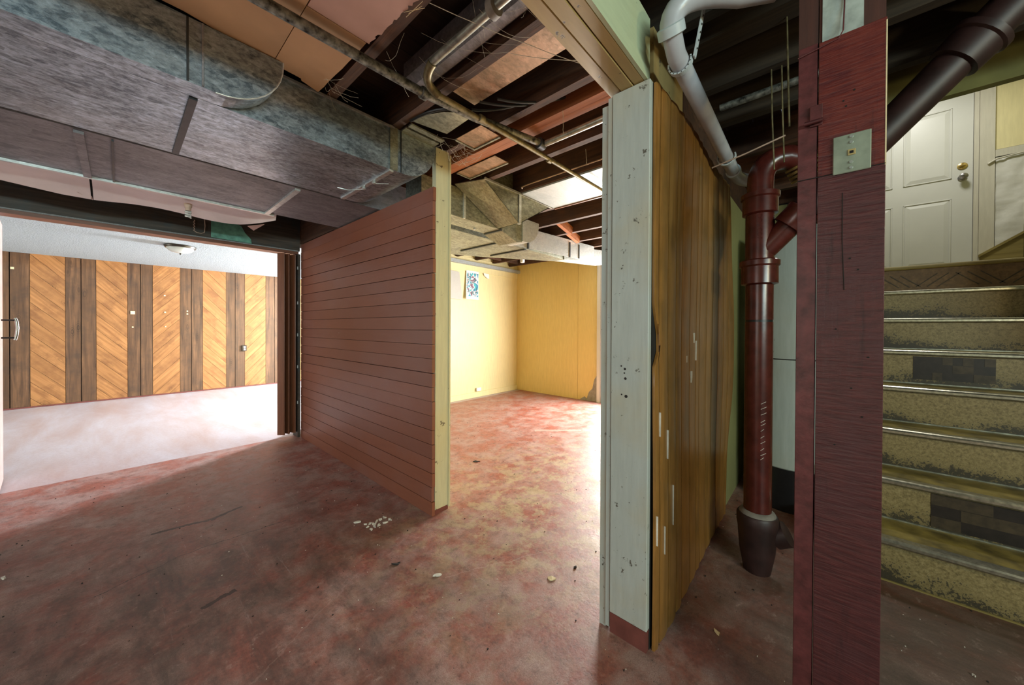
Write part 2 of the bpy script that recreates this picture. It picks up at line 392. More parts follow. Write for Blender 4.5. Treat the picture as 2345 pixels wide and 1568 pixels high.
M['paper'] = plain('white_paper', (.80, .82, .82), .6, 0, .03)
M['greypanel'] = plain('grey_panel_cover', (.43, .43, .41), .5, 0, .03)
M['cord'] = plain('pale_cord', (.55, .42, .33), .6)
M['web'] = plain('dusty_cobweb', (.55, .52, .42), .9)
M['chipw'] = plain('white_paint_flake', (.75, .72, .64), .6)
M['chipc'] = plain('cream_paint_flake', (.75, .62, .38), .6)
M['chipd'] = plain('dark_litter', (.025, .02, .018), .8)
M['plast'] = plain('backing_plaster', (.3, .28, .22), .8)
M['foam'] = plain('grey_putty', (.22, .2, .17), .7)

# ------------------------------------------------------------------ setting
S = 'structure'
def slab(name, a, b, mat, parent=None):
    o = box(name, a, b, mat, parent)
    if parent is None: tag(o, kind=S)
    return o
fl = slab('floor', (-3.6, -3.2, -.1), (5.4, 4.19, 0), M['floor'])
fl2 = slab('floor_2', (-3.6, 4.19, -.1), (5.4, 8.4, -.002), M['floor2'])

# ceiling: subfloor boards over joists
ceil = empty('ceiling', (0, 0, 2.25), kind=S)
y = -3.2
while y < 4.3:
    w_ = .138
    x1 = 5.2 if y > -.16 else 2.66
    box('subfloor_board', (-3.6, y, 2.445), (x1, y + w_, 2.465), M['subfloor'], ceil)
    y += w_ + .004
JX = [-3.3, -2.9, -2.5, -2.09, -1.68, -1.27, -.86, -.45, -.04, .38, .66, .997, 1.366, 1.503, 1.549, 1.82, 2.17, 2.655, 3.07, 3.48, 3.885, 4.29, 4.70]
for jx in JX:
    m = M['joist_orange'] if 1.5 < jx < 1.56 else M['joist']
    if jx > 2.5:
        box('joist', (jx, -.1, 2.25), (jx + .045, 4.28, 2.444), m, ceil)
    else:                                   # joists are spliced over the beam; the stair half has shade put into its colour
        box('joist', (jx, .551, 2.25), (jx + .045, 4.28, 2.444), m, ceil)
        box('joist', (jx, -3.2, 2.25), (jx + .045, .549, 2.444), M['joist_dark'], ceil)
box('header_joist', (2.60, -3.2, 2.25), (2.645, -.1, 2.444), M['olive'], ceil)
# short blocks of bridging between joists
for x0, yy in ((3.118, 2.17), (3.528, 2.32), (3.93, 2.5)):
    box('bridging', (x0, yy, 2.262), (x0 + .355, yy + .045, 2.35), M['joist_orange'], ceil, rot=Matrix.Rotation(radians(14), 4, 'Y'))
for x0 in (2.22, 3.118, 3.528, 3.93, 4.34):
    box('bridging', (x0, 4.05, 2.27), (x0 + .35, 4.09, 2.43), M['joist'], ceil)

# painted half-wall of horizontal planks
wm = empty('wall_middle', (1.3, 2.9, 0), kind=S)
ph = 2.003 / 23
for i in range(23):
    rr = random.uniform(0, .0035)
    o = box('plank', (1.265 + rr, 1.772 + random.uniform(0, .006), i * ph + .001), (1.285 + rr, 4.075, (i + 1) * ph - random.choice((.0015, .002, .0035))), M['plank'], wm)
box('backing_board', (1.286, 1.80, 0.0), (1.30, 4.10, 1.99), M['gap'], wm)
for yy in (2.2, 2.6, 3.0, 3.4, 3.8): box('inner_stud', (1.301, yy, 0), (1.385, yy + .04, 1.99), M['joist'], wm)
tag(box('end_stud', (1.289, 1.775, .03), (1.386, 1.812, 2.245), M['cream'], wm), 'cream painted end stud')
box('corner_bead', (1.387, 1.768, .02), (1.399, 1.80, 2.23), M['cream'], wm)
box('stud_foot', (1.285, 1.778, 0), (1.39, 1.82, .03), M['postred'], wm)
box('wall_lining', (1.386, 1.80, 0), (1.398, 4.28, 2.0), M['yellow_l'], wm)

# dark header, trim and jambs of the wide opening
wh = empty('wall_opening', (0, 4.1, 2), kind=S)
box('header_board', (-3.6, 4.10, 1.935), (1.264, 4.14, 2.444), M['darkheader'], wh)
box('header_board', (1.264, 4.10, 2.01), (1.405, 4.30, 2.444), M['joist'], wh)
box('blocking', (1.27, 3.25, 2.01), (1.39, 4.09, 2.248), M['joist'], wh)
prism('teal_patch', [(.553, 4.099, 1.945), (.85, 4.099, 1.940), (.845, 4.099, 1.98), (.80, 4.099, 2.03), (.77, 4.099, 2.09), (.553, 4.099, 2.15)], (0, -.004, 0), M['teal'], wh)
box('header_trim', (-3.6, 4.085, 1.898), (1.24, 4.13, 1.925), M['trim_redx'], wh)
box('header_bead', (-3.6, 4.075, 1.925), (1.24, 4.12, 1.934), M['popcorn'], wh)
box('header_soffit', (-3.6, 4.141, 1.90), (1.264, 4.22, 2.13), M['trim_redx'], wh)
box('jamb', (1.238, 4.08, 0), (1.263, 4.22, 1.90), M['darkheader'], wh)
for zz in (.35, .72, 1.05, 1.38, 1.74): box('hinge_plate', (1.233, 4.075, zz), (1.241, 4.083, zz + .03), M['strap'], wh)
box('left_wall_piece', (-3.6, 4.10, 0), (-1.35, 4.2, 2.0), M['darkheader'], wh)

# panelled room: far wall with board pieces
wf = empty('wall_far', (.5, 8.3, 0), kind=S)
box('backing', (-3.6, 8.29, 0), (5.4, 8.33, 2.2), M['gap'], wf)
def board_poly(name, poly, ang, mat):
    """poly: (x,z) outline on the far wall; local x runs along the board"""
    cx = sum(p[0] for p in poly) / len(poly); cz = sum(p[1] for p in poly) / len(poly)
    R = Matrix.Rotation(-ang, 4, 'Y'); Mx = Matrix.Translation((cx, 8.27, cz)) @ R; Mi = Mx.inverted()
    bm = bmesh.new(); A = []; Bv = []
    for px, pz in poly:
        A.append(bm.verts.new(Mi @ Vector((px, 8.27, pz)))); Bv.append(bm.verts.new(Mi @ Vector((px, 8.289, pz))))
    bm.faces.new(A); bm.faces.new(Bv[::-1])
    for i in range(len(A)):
        j = (i + 1) % len(A); bm.faces.new((A[i], A[j], Bv[j], Bv[i]))
    return fin(name, bm, mat, wf, Mx)
def clip(poly, nx, nz, d):
    out = []
    for i in range(len(poly)):
        a, b = poly[i], poly[(i + 1) % len(poly)]
        da = a[0] * nx + a[1] * nz - d; db = b[0] * nx + b[1] * nz - d
        if da <= 0: out.append(a)
        if da * db < 0:
            t_ = da / (da - db); out.append((a[0] + (b[0] - a[0]) * t_, a[1] + (b[1] - a[1]) * t_))
    return out
ZB, ZT = .02, 2.155
darks = [(-1.14, -.985), (-.98, -.819), (-.512, -.369), (-.365, -.223), (.100, .240), (.244, .378), (.708, .851), (.855, 1.002), (1.329, 1.460), (1.464, 1.608), (1.945, 2.09), (2.094, 2.24), (2.58, 2.72), (2.725, 2.87)]
for a, b in darks: board_poly('upright_board', [(a + .002, ZB), (b - .002, ZB), (b - .002, ZT), (a + .002, ZT)], pi / 2, M['dkbrd'])
zones = [(-1.45, -1.14, 1), (-.819, -.512, -1), (-.223, .100, -1), (.378, .708, 1), (1.002, 1.329, -1), (1.608, 1.945, 1), (2.24, 2.58, -1)]
for a, b, sg in zones:
    ang = sg * radians(48.5); nx, nz = -sin(ang), cos(ang)
    rect = [(a + .002, ZB), (b - .002, ZB), (b - .002, ZT), (a + .002, ZT)]
    ds = [p[0] * nx + p[1] * nz for p in rect]; d = min(ds) - random.uniform(0, .08)
    while d < max(ds):
        wd = .148; pl = clip(rect, nx, nz, d + wd - .003); pl = clip(pl, -nx, -nz, -d) if len(pl) > 2 else pl
        if len(pl) > 2: board_poly('diagonal_board', pl, ang, M['diag'])
        d += wd
box('kick_board', (-3.6, 8.262, 0), (5.4, 8.289, .018), M['postred'], wf)
# its ceiling and other walls
slab('ceiling_2', (-3.6, 4.22, 2.15), (5.4, 8.4, 2.2), M['popcorn'])
slab('wall_left', (-3.7, -3.2, 0), (-3.6, 8.4, 2.46), M['yellow_l'])
slab('wall_behind', (-3.7, -3.3, 0), (5.4, -3.2, 2.46), M['yellow_l'])
wr2 = empty('wall_right_2', (5.3, 6.3, 0), kind=S)
box('wall_piece', (5.15, 4.3, 0), (5.25, 8.4, 2.2), M['yellow_l'], wr2)

# yellow room
wyl = empty('wall_back', (3.2, 4.3, 0), kind=S)
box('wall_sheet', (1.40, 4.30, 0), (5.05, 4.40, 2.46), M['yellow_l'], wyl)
box('frieze_board', (1.40, 4.285, 2.055), (4.949, 4.299, 2.27), M['yellow_l'], wyl)
box('skirting', (1.40, 4.284, 0), (4.949, 4.299, .085), M['yellow_l'], wyl)
wyr = empty('wall_right', (5, 3.4, 0), kind=S)
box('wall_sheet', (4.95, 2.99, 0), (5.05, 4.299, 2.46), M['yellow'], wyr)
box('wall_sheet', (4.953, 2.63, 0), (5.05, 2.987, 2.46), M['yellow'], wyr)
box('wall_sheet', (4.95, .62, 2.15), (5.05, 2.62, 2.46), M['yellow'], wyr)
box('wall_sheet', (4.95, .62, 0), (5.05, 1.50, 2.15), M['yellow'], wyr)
prism('bare_plaster', [(4.948, 2.64, .0), (4.948, 2.95, .0), (4.948, 2.86, .06), (4.948, 2.82, .03), (4.948, 2.78, .14), (4.948, 2.72, .2), (4.948, 2.69, .34), (4.948, 2.64, .42)], (.004, 0, 0), M['plast'], wyr)
tag(box('trim_1', (4.91, 2.575, 0), (4.96, 2.628, 2.2), M['white']), kind=S)
tag(box('trim_2', (4.91, 1.50, 0), (4.96, 1.56, 2.2), M['white']), kind=S)

# wall beside the brown panelling, with the panel strips on it
wp = empty('wall_front', (2, .5, 0), kind=S)
box('wall_core', (1.29, .475, 0), (4.95, .60, 2.025), M['stairwall'], wp)
box('wall_core', (1.40, .60, 0), (4.95, .612, 2.025), M['yellow'], wp)
box('top_plate', (1.66, .475, 2.026), (4.95, .612, 2.249), M['joist'], wp)
# wavy sheet panelling cut into strips by its grooves
def wav(x, z):
    return .012 * sin(x * 6.1 + 1.2) * (0.4 + .6 * (z / 2)) + .009 * sin(x * 3 + z * 2.7) - .02 * math.exp(-((z - .9) / .35) ** 2) * max(0, (x - 2.1)) * 2
xs = [1.262, 1.31, 1.40, 1.49, 1.562, 1.68, 1.79, 1.86, 2.0, 2.12, 2.235, 2.34, 2.44]
def zbot(x): return .0 if x < 1.45 else min(.02, (x - 1.45) * .2)
for i in range(len(xs)):
    a = xs[i]; b = xs[i + 1] if i + 1 < len(xs) else 2.59
    last = i == len(xs) - 1
    zt = 2.02
    NZ = 26; bm = bmesh.new(); rows = []
    for k in range(NZ + 1):
        z = zbot(a) + (zt - zbot(a)) * k / NZ
        a2, b2 = a + .004, b - .004
        if last: b2 = 2.535 + .05 * sin((z - .55) * 2.6) + .008 * sin(z * 11)
        if i == 0 and 1.02 < z < 1.24: a2 = a + .012 + .055 * max(0, 1 - abs(z - 1.07) / .14)
        rr = []
        for u in (0, .5, 1):
            x = a2 + (b2 - a2) * u; yy = .447 + wav(x, z) * .6 - .004 * (1 - (2 * u - 1) ** 2)
            rr.append((bm.verts.new((x - a, yy - .45, z)), bm.verts.new((x - a, yy - .45 + .009, z))))
        rows.append(rr)
    for k in range(NZ):
        for u in range(2):
            for sd in (0, 1): bm.faces.new((rows[k][u][sd], rows[k][u + 1][sd], rows[k + 1][u + 1][sd], rows[k + 1][u][sd]))
        for u in (0, 2): bm.faces.new((rows[k][u][0], rows[k + 1][u][0], rows[k + 1][u][1], rows[k][u][1]))
    for k in (0, NZ):
        for u in range(2): bm.faces.new((rows[k][u][0], rows[k][u + 1][0], rows[k][u + 1][1], rows[k][u][1]))
    fin('panel_strip', bm, M['panelboard'], wp, Matrix.Translation((a, .45, 0)), smooth=True)
def drip(px_, py0, py1, w_):
    def hit(py_):
        d = Mc.transposed() @ Vector(((px_ - 1172.5) / F, (py_ - CY) / F, 1)); t_ = .4385 / d.y; return d.x * t_, H + d.z * t_
    x0, z1 = hit(py0); _, z0 = hit(py1)
    yy = .447 + wav(x0, (z0 + z1) / 2) * .6 - .0065
    prism('paint_drip', [(x0 - w_, yy, z1), (x0 + w_, yy, z1), (x0 + w_ * .9, yy, (z0 + z1) / 2), (x0 + w_ * .3, yy, z0), (x0 - w_ * .3, yy, z0), (x0 - w_ * .7, yy, (z0 + z1) / 2)], (0, .006, 0), M['chipw'], wp)
for a in ((1592, 762, 785, .012), (1598, 780, 825, .004), (1586, 850, 876, .009), (1515, 945, 1000, .0012), (1531, 985, 1050, .0011), (1506, 1183, 1250, .0009), (1522, 1205, 1268, .0009), (1541, 1110, 1200, .0009), (1575, 815, 830, .003)): drip(*a)
box('groove_backing', (1.262, .462, .0), (2.48, .4745, 2.02), M['gap'], wp)

# painted post at the doorway, standing under the beam
pt = empty('doorway_post', (1.24, .55, 0), 'chalky grey green painted post at the doorway, dark red at its foot', 'post')
box('face_board', (1.238, .463, .075), (1.289, .603, 2.024), M['post'], pt, .002)
box('foot', (1.239, .464, 0), (1.289, .602, .074), M['postred'], pt)
box('stop_strip', (1.243, .606, .012), (1.285, .622, 2.02), M['post'], pt)
box('stop_strip', (1.25, .625, .0), (1.285, .65, 2.0), M['post'], pt)
# splintered edge and holes
for yy, zz, r in ((.548, 1.0, .0045), (.546, .965, .005), (.543, .90, .006), (.56, .905, .003), (.562, 1.01, .003), (.55, .985, .003)):
    lathe('nail_hole', [(r, 0), (r, .002)], (1.2375, yy, zz), M['chipd'], pt, 10, Matrix.Rotation(pi / 2, 4, 'Y'))

bmn = empty('beam', (0, .55, 2.03), 'tan painted built-up beam with a pale green side, resting on the doorway post', 'beam')
box('board', (-3.58, .575, 2.028), (1.262, .618, 2.249), M['beam'], bmn, .002)
box('board', (-3.58, .526, 2.026), (1.262, .572, 2.249), M['beam'], bmn, .002)
box('board', (-3.58, .487, 2.028), (1.262, .523, 2.249), M['beam'], bmn, .002)
tag(box('side_board', (-3.58, .474, 2.028), (1.262, .486, 2.249), M['beamside'], bmn), 'pale green side board')
box('board', (1.30, .475, 2.028), (1.65, .618, 2.249), M['beam'], bmn)

# ------------------------------------------------------------------ folding doors of the wide opening
dr = empty('door_1', (1.15, 4.15, 0), kind=S)
def leaf(parent, a, b, th, z0, z1, mat, name='leaf'):
    a = Vector((*a, 0)); b = Vector((*b, 0)); d = b - a; L = d.length; ang = math.atan2(d.y, d.x)
    Mx = Matrix.Translation((a + b) / 2 + Vector((0, 0, (z0 + z1) / 2))) @ Matrix.Rotation(ang, 4, 'Z')
    return fin(name, cube_bm(L, th, z1 - z0, .002), mat, parent, Mx)
fold = [(1.072, 4.135), (1.118, 4.082), (1.142, 4.15), (1.162, 4.09), (1.188, 4.15), (1.218, 4.085), (1.236, 4.15)]
for a, b in zip(fold[:-1], fold[1:]): leaf(dr, a, b, .009, .05, 1.892, M['trim_red'])
dl = empty('door_2', (-.55, 4.1, 0), kind=S)
leaf(dl, (-.535, 4.08), (-.570, 4.50), .012, .02, 1.885, M['leaf_pale'])
leaf(dl, (-.558, 4.07), (-.600, 4.5), .03, .012, 1.885, M['trim_red'])
leaf(dl, (-.68, 4.08), (-.67, 4.5), .03, .012, 1.885, M['trim_red'])
for zz in (1.62, .62, .28): box('hinge', (-.546, 4.05, zz), (-.538, 4.056, zz + .08), M['bronze'], dl)
h_ = tube('handle', arc((-.528, 4.10, 1.19), (-.46, 4.10, 1.2), (-.468, 4.10, 1.13), 5)[:-1] + [(-.470, 4.10, 1.18), (-.464, 4.10, 1.11), (-.466, 4.10, 1.06)], .007, M['bronze'], dl, 10)
bpy.data.objects.remove(h_)
hd = tube('handle', [(-.468, 4.12, 1.20), (-.462, 4.12, 1.18), (-.458, 4.12, 1.13), (-.462, 4.12, 1.08), (-.468, 4.12, 1.05)], .008, M['nickel'], dl, 10)
for zz in (1.185, 1.065): tube('handle_post', [(-.522, 4.12, zz), (-.462, 4.12, zz)], .006, M['bronze'], hd, 8)

# ------------------------------------------------------------------ panelled room things
cl = empty('ceiling_light', (.52, 6.03, 2.15), 'round flush ceiling light with frosted bowl and dark rim on textured ceiling', 'ceiling light')
lathe('rim', [(.02, 2.149 - 2.15), (.15, -.001), (.152, -.012), (.142, -.03), (.13, -.03)], (.52, 6.03, 2.15), M['bronze'], cl)
lathe('bowl', [(.131, -.022), (.128, -.04), (.11, -.062), (.08, -.078), (.04, -.086), (.001, -.088)], (.52, 6.03, 2.15), M['glass'], cl)
lathe('finial', [(.001, -.112), (.008, -.105), (.01, -.095), (.006, -.086)], (.52, 6.03, 2.15), M['bronze'], cl, 12)
ol = empty('power_outlet', (1.6, 8.26, .73), 'dark double power outlet with two pale sockets on the far boarded wall', 'outlet')
box('cover_plate', (1.565, 8.245, .68), (1.635, 8.269, .79), M['bronze'], ol, .003)
for zz in (.712, .757): box('socket', (1.585, 8.238, zz - .015), (1.616, 8.2445, zz + .015), M['paper'], ol, .003)
for x_, z_, s_ in ((.155, 1.36, .05), (.155, 1.13, .02), (.52, 1.66, .02), (.525, 1.38, .022), (.53, 1.14, .018), (.80, 1.36, .02), (.80, 1.41, .018), (-.96, 1.93, .03)):
    o = box('tape_scrap', (x_ - s_ / 2, 8.264, z_ - s_ / 2), (x_ + s_ / 2, 8.2695, z_ + s_ / 2), M['chipc'])
    tag(o, {(.155, 1.36): 'largest yellow tape square, on a dark upright board of the far wall', (.155, 1.13): 'tiny yellow tape dot below the largest tape square on the far wall',
        (.52, 1.66): 'highest yellow tape dot on the middle diagonal boards', (.525, 1.38): 'middle yellow tape dot of the column on the middle diagonal boards',
        (.53, 1.14): 'lowest yellow tape dot on the middle diagonal boards', (.80, 1.36): 'lower dot of the pair of tape scraps on the dark boards',
        (.80, 1.41): 'upper dot of the pair of tape scraps on the dark boards', (-.96, 1.93): 'pale tape scrap high on the leftmost dark board'}[(x_, z_)], 'tape', 'tape scraps on the boarded wall')

# ------------------------------------------------------------------ yellow room things
o = prism('grey_panel_cover', [(3.20, 4.29, 2.035), (3.545, 4.28, 2.015), (3.61, 4.275, 1.585), (3.22, 4.29, 1.60)], (0, -.012, 0), M['greypanel'])
tag(o, 'blank light grey sheet fixed on the pale yellow wall, left of the blue poster', 'panel')
def poster():
    t = NT('blue_print'); c = t.coord(rnd=False); n = t.noise(c, 5, 1, .3, 3.5); n2 = t.noise(c, 9, 2, .5, 2.5)
    col = t.ramp(n, [(.0, (.8, .84, .86)), (.43, (.02, .22, .42)), (.5, (.06, .42, .50)), (.56, (.75, .8, .82)), (.63, (.25, .12, .2))], 'CONSTANT')
    col = t.mix(t.ramp(n2, [(.55, 0.0), (.58, .7)]), col, (.05, .06, .07))
    return t.out(col, .5)
ps = empty('poster', (3.85, 4.28, 1.82), 'curling blue and white abstract poster pinned to the pale yellow wall', 'poster')
def sheet(name, x0, x1, z0, z1, curl, mat, parent, y=4.281, skew=0):
    bm = bmesh.new(); n = 8; R = []
    for k in range(n + 1):
        u = k / n; z = z1 + (z0 - z1) * u; off = -curl * (u ** 2)
        R.append([[bm.verts.new((x + skew * u, y + off + dy, z)) for dy in (0, -.0015)] for x in (x0, x1)])
    for k in range(n):
        a, b = R[k], R[k + 1]
        for s_ in (0, 1): bm.faces.new((a[0][s_], a[1][s_], b[1][s_], b[0][s_]))
        for e in (0, 1): bm.faces.new((a[e][0], b[e][0], b[e][1], a[e][1]))
    for r in (R[0], R[-1]): bm.faces.new((r[0][0], r[1][0], r[1][1], r[0][1]))
    return fin(name, bm, mat, parent)
sheet('paper_sheet', 3.70, 3.97, 1.60, 2.065, .03, M['paper'], ps, skew=-.03)
sheet('printed_area', 3.712, 3.957, 1.648, 2.03, .026, poster(), ps, y=4.2785, skew=-.026)
o = prism('paper_scrap', [(4.075, 4.279, 2.06), (4.20, 4.279, 2.055), (4.205, 4.279, 1.975), (4.16, 4.279, 1.98), (4.09, 4.279, 2.02)], (0, -.004, 0), M['paper'])
tag(o, 'small torn white paper scrap on the pale yellow wall, right of the poster', 'paper')
o = box('wall_socket', (3.92, 4.262, .10), (4.02, 4.284, .155), M['paper'], None, .003); tag(o, 'low white socket box above the skirting of the pale yellow wall', 'socket')
o = box('porcelain_fitting', (4.285, 3.6, 2.19), (4.34, 3.66, 2.2495), M['paper'], None, .008); tag(o, 'small white fitting on a joist above the yellow corner', 'fitting')

# ------------------------------------------------------------------ sheet metal ducts
def duct_side_profile(x0, x1, z0, z1, rnd, n=10):
    """outline in x-z with a rounded lower right end"""
    p = [(x0, z0)]
    r = min(rnd, (z1 - z0))
    for k in range(n + 1):
        a = pi / 2 * k / n; p.append((x1 - rnd + rnd * sin(a), z0 + r - r * cos(a)))
    if z1 > z0 + r + 1e-4: p.append((x1, z1))
    p.append((x0, z1)); return p
def duct(name, x0, x1, y0, y1, z0, z1, rnd, mat, parent=None):
    return prism(name, [(x, y0, z) for x, z in duct_side_profile(x0, x1, z0, z1, rnd)], (0, y1 - y0, 0), mat, parent)
D1 = empty('main_duct', (0, 2.0, 2.01), 'broad galvanised steel duct under the joists with a rounded end beside the cream stud', 'duct')
duct('duct_body', -3.5, 1.284, 1.776, 2.425, 2.01, 2.245, .21, M['galv'], D1)
box('top_flange', (-3.5, 1.767, 2.235), (1.01, 1.776, 2.245), M['galv2'], D1)
for x_ in (-1.05, .19, .998):
    box('drive_cleat', (x_ - .012, 1.78, 2.001), (x_ + .012, 2.41, 2.010), M['seam'] if x_ < .5 else M['galvw'], D1)
box('side_seam', (.985, 1.769, 2.012), (.999, 1.776, 2.249), M['galvy'], D1)
box('side_seam', (1.05, 1.770, 2.012), (1.054, 1.776, 2.24), M['seam'], D1)
box('side_strap', (1.0, 1.7705, 2.012), (1.03, 1.7755, 2.245), M['galvy'], D1)
for yy in (1.98, 2.11):
    lathe('wire_knot', [(.004, 0), (.013, .006), (.012, .014), (.004, .02)], (1.0, yy, 1.985), M['galvw'], D1, 8)
tube('wire_end', [(1.0, 2.11, 1.99), (.94, 2.18, 1.985), (.88, 2.2, 1.988)], .003, M['galvw'], D1, 6)
tube('wire_end', [(1.0, 1.98, 1.99), (1.06, 1.92, 1.99)], .003, M['galvw'], D1, 6)
E1 = empty('branch_duct', (0, 1.7, 2.0), 'shallow galvanised branch duct with upturned rounded end on the side of the broad duct', 'duct')
duct('duct_body', -3.5, .452, 1.672, 1.766, 2.006, 2.233, .215, M['galv'], E1)
box('side_seam', (.160, 1.666, 2.008), (.166, 1.672, 2.23), M['seam'], E1)
box('side_seam', (.20, 1.665, 2.008), (.206, 1.672, 2.23), M['galv2'], E1)
tube('rolled_rim', [(x, 1.672, z) for x, z in duct_side_profile(.2, .454, 2.005, 2.233, .215)[1:-1]], .0028, M['galvw'], E1, 6)
D2 = empty('return_duct', (0, 2.8, 2.01), 'flat grey duct beside the header, running over the plank wall into the yellow room', 'duct')
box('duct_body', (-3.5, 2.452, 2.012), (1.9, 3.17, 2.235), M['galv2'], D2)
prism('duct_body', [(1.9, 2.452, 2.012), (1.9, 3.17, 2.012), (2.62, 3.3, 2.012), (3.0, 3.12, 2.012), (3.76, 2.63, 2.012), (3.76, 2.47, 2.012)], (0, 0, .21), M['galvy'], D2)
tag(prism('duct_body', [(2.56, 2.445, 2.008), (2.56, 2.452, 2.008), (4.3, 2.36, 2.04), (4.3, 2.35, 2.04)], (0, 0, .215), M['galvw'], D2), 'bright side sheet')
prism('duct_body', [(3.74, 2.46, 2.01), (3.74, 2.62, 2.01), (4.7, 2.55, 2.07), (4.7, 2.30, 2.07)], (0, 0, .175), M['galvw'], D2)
for x_ in (-.115, .75): box('drive_cleat', (x_ - .015, 2.47, 1.999), (x_ + .015, 3.17, 2.0115), M['galv2'] if x_ < 0 else M['galvw'], D2)
box('drive_cleat', (-.02, 2.47, 2.003), (-.012, 3.17, 2.0115), M['seam'], D2)
box('edge_flange', (-3.5, 3.165, 1.998), (.80, 3.185, 2.02), M['galvw'], D2)
for x_, y0, y1 in ((2.56, 2.455, 3.05), (2.965, 2.455, 2.99)): box('drive_cleat', (x_ - .012, y0, 2.0), (x_ + .012, y1, 2.0115), M['seam'], D2)
for x_, dz in ((2.56, 0), (2.968, 0), (3.74, .02), (3.94, .03), (4.55, .05)): box('side_seam', (x_ - .01, 2.43 - (x_ - 2.56) * .048, 2.008 + dz), (x_ + .01, 2.446 - (x_ - 2.56) * .04, 2.215), M['seam'], D2)
# box duct in the yellow room, just past the plank wall
D3 = empty('box_duct', (2, 2.2, 2.0), 'dull galvanised box duct in the yellow room with a rounded far end, below the joists', 'duct')
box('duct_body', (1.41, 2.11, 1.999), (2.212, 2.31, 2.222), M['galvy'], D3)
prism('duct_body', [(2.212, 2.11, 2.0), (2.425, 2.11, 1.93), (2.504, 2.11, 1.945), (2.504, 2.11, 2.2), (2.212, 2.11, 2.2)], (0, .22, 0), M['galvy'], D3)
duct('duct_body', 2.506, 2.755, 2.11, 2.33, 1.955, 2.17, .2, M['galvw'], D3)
for x_ in (1.795, 2.212, 2.505): box('side_seam', (x_ - .009, 2.098, 1.998 if x_ < 2.4 else 1.95), (x_ + .009, 2.1105, 2.2), M['galvw'] if x_ != 2.212 else M['seam'], D3)
box('drive_cleat', (2.203, 2.105, 1.988), (2.222, 2.31, 1.9985), M['seam'], D3)
lathe('wire_knot', [(.004, 0), (.012, .006), (.004, .016)], (2.03, 2.25, 1.982), M['galvw'], D3, 8)
# hopper shaped boot and bright joist pan
D4 = empty('duct_boot', (2.17, 1.9, 2.2), 'wedge shaped sheet metal boot joining the bright joist pan to the box duct', 'duct')
prism('front_sheet', [(1.785, 1.87, 2.235), (2.170, 1.87, 2.235), (2.170, 1.87, 2.003)], (0, .006, 0), M['galvy'], D4)
prism('sloping_sheet', [(1.785, 1.87, 2.233), (2.17, 1.87, 2.0), (2.17, 2.105, 2.0), (1.70, 2.105, 2.233)], (0, 0, .006), M['galvy'], D4)
prism('front_sheet', [(2.192, 1.87, 2.235), (2.60, 1.87, 2.235), (2.192, 1.87, 2.003)], (0, .006, 0), M['galvy'], D4)
prism('sloping_sheet', [(2.192, 1.87, 2.003), (2.60, 1.87, 2.235), (2.60, 2.105, 2.235), (2.192, 2.105, 2.003)], (0, 0, .006), M['galvy'], D4)
box('corner_seam', (2.168, 1.86, 1.995), (2.194, 1.885, 2.235), M['galvw'], D4)
box('top_flange', (1.78, 1.856, 2.232), (2.62, 1.869, 2.246), M['galvw'], D4)
P1 = empty('joist_pan', (2.4, 1.3, 2.25), 'bright flat sheet metal pan nailed under two joists beyond the doorway post', 'duct')
box('pan_sheet', (2.19, .64, 2.236), (2.66, 1.85, 2.2485), M['panw'], P1)
box('pan_lip', (2.645, .64, 2.228), (2.66, 1.85, 2.2355), M['trim_red'], P1)
for i, (x0, x1, y0, y1, m, lab) in enumerate((
    (1.047, 1.19, .64, 1.32, 'pan', 'rust tinged sheet metal pan in the first joist bay beside the beam'),
    (1.31, 1.465, 1.40, 1.61, 'pan', 'small rusty sheet metal panel with folded rim, above and right of the cream stud'),
    (1.60, 1.73, 1.58, 1.95, 'pan', 'small rusty sheet metal panel with green rim, between the joists above the box duct'))):
    e = empty('metal_pan', ((x0 + x1) / 2, (y0 + y1) / 2, 2.24), lab, 'duct')
    zz = 2.262 if i == 0 else 2.244
    box('panel_sheet', (x0, y0, zz), (x1, y1, zz + .003), M[m], e)
    if i:
        box('folded_rim', (x0, y1, zz - .006), (x1, y1 + .012, zz + .004), M['galvy'], e)
        box('folded_rim', (x1 - .012, y0, zz - .006), (x1, y1, zz - .0005), M['galvy'], e)
# drum shaped take-off above the cream stud
e = empty('round_takeoff', (1.17, 1.6, 2.25), 'fan shaped greenish sheet metal take-off between two joists above the cream stud', 'duct')
pts = [(1.05, 1.66), (1.07, 1.55), (1.11, 1.47), (1.17, 1.41), (1.235, 1.385), (1.25, 1.62)]
prism('fan_sheet', [(x, y_, 2.252) for x, y_ in pts], (0, 0, .004), M['galvy'], e)
box('cross_strip', (1.05, 1.665, 2.236), (1.27, 1.70, 2.244), M['galvy'], e)
box('cross_strip', (1.05, 1.72, 2.238), (1.27, 1.78, 2.246), M['galvy'], e)
tube('fan_rim', arc((1.04, 1.66, 2.25), (1.05, 1.36, 2.25), (1.26, 1.36, 2.25), 8), .008, M['seam'], e, 8)
# steel sheet standing behind the boot
o = prism('joist_side_sheet', [(1.80, 1.93, 2.255), (2.165, 1.93, 2.255), (2.165, 1.93, 2.43), (1.87, 1.93, 2.43)], (0, .006, 0), M['galvy'])
tag(o, 'upright greenish sheet metal closing the joist bay behind the wedge shaped boot', 'duct')
o = box('dark_round_duct', (.885, .64, 2.27), (.99, 1.5, 2.40), M['galv2'], None, .03); tag(o, 'dark sheet metal duct between the first joists, left of the rust tinged pan', 'duct')

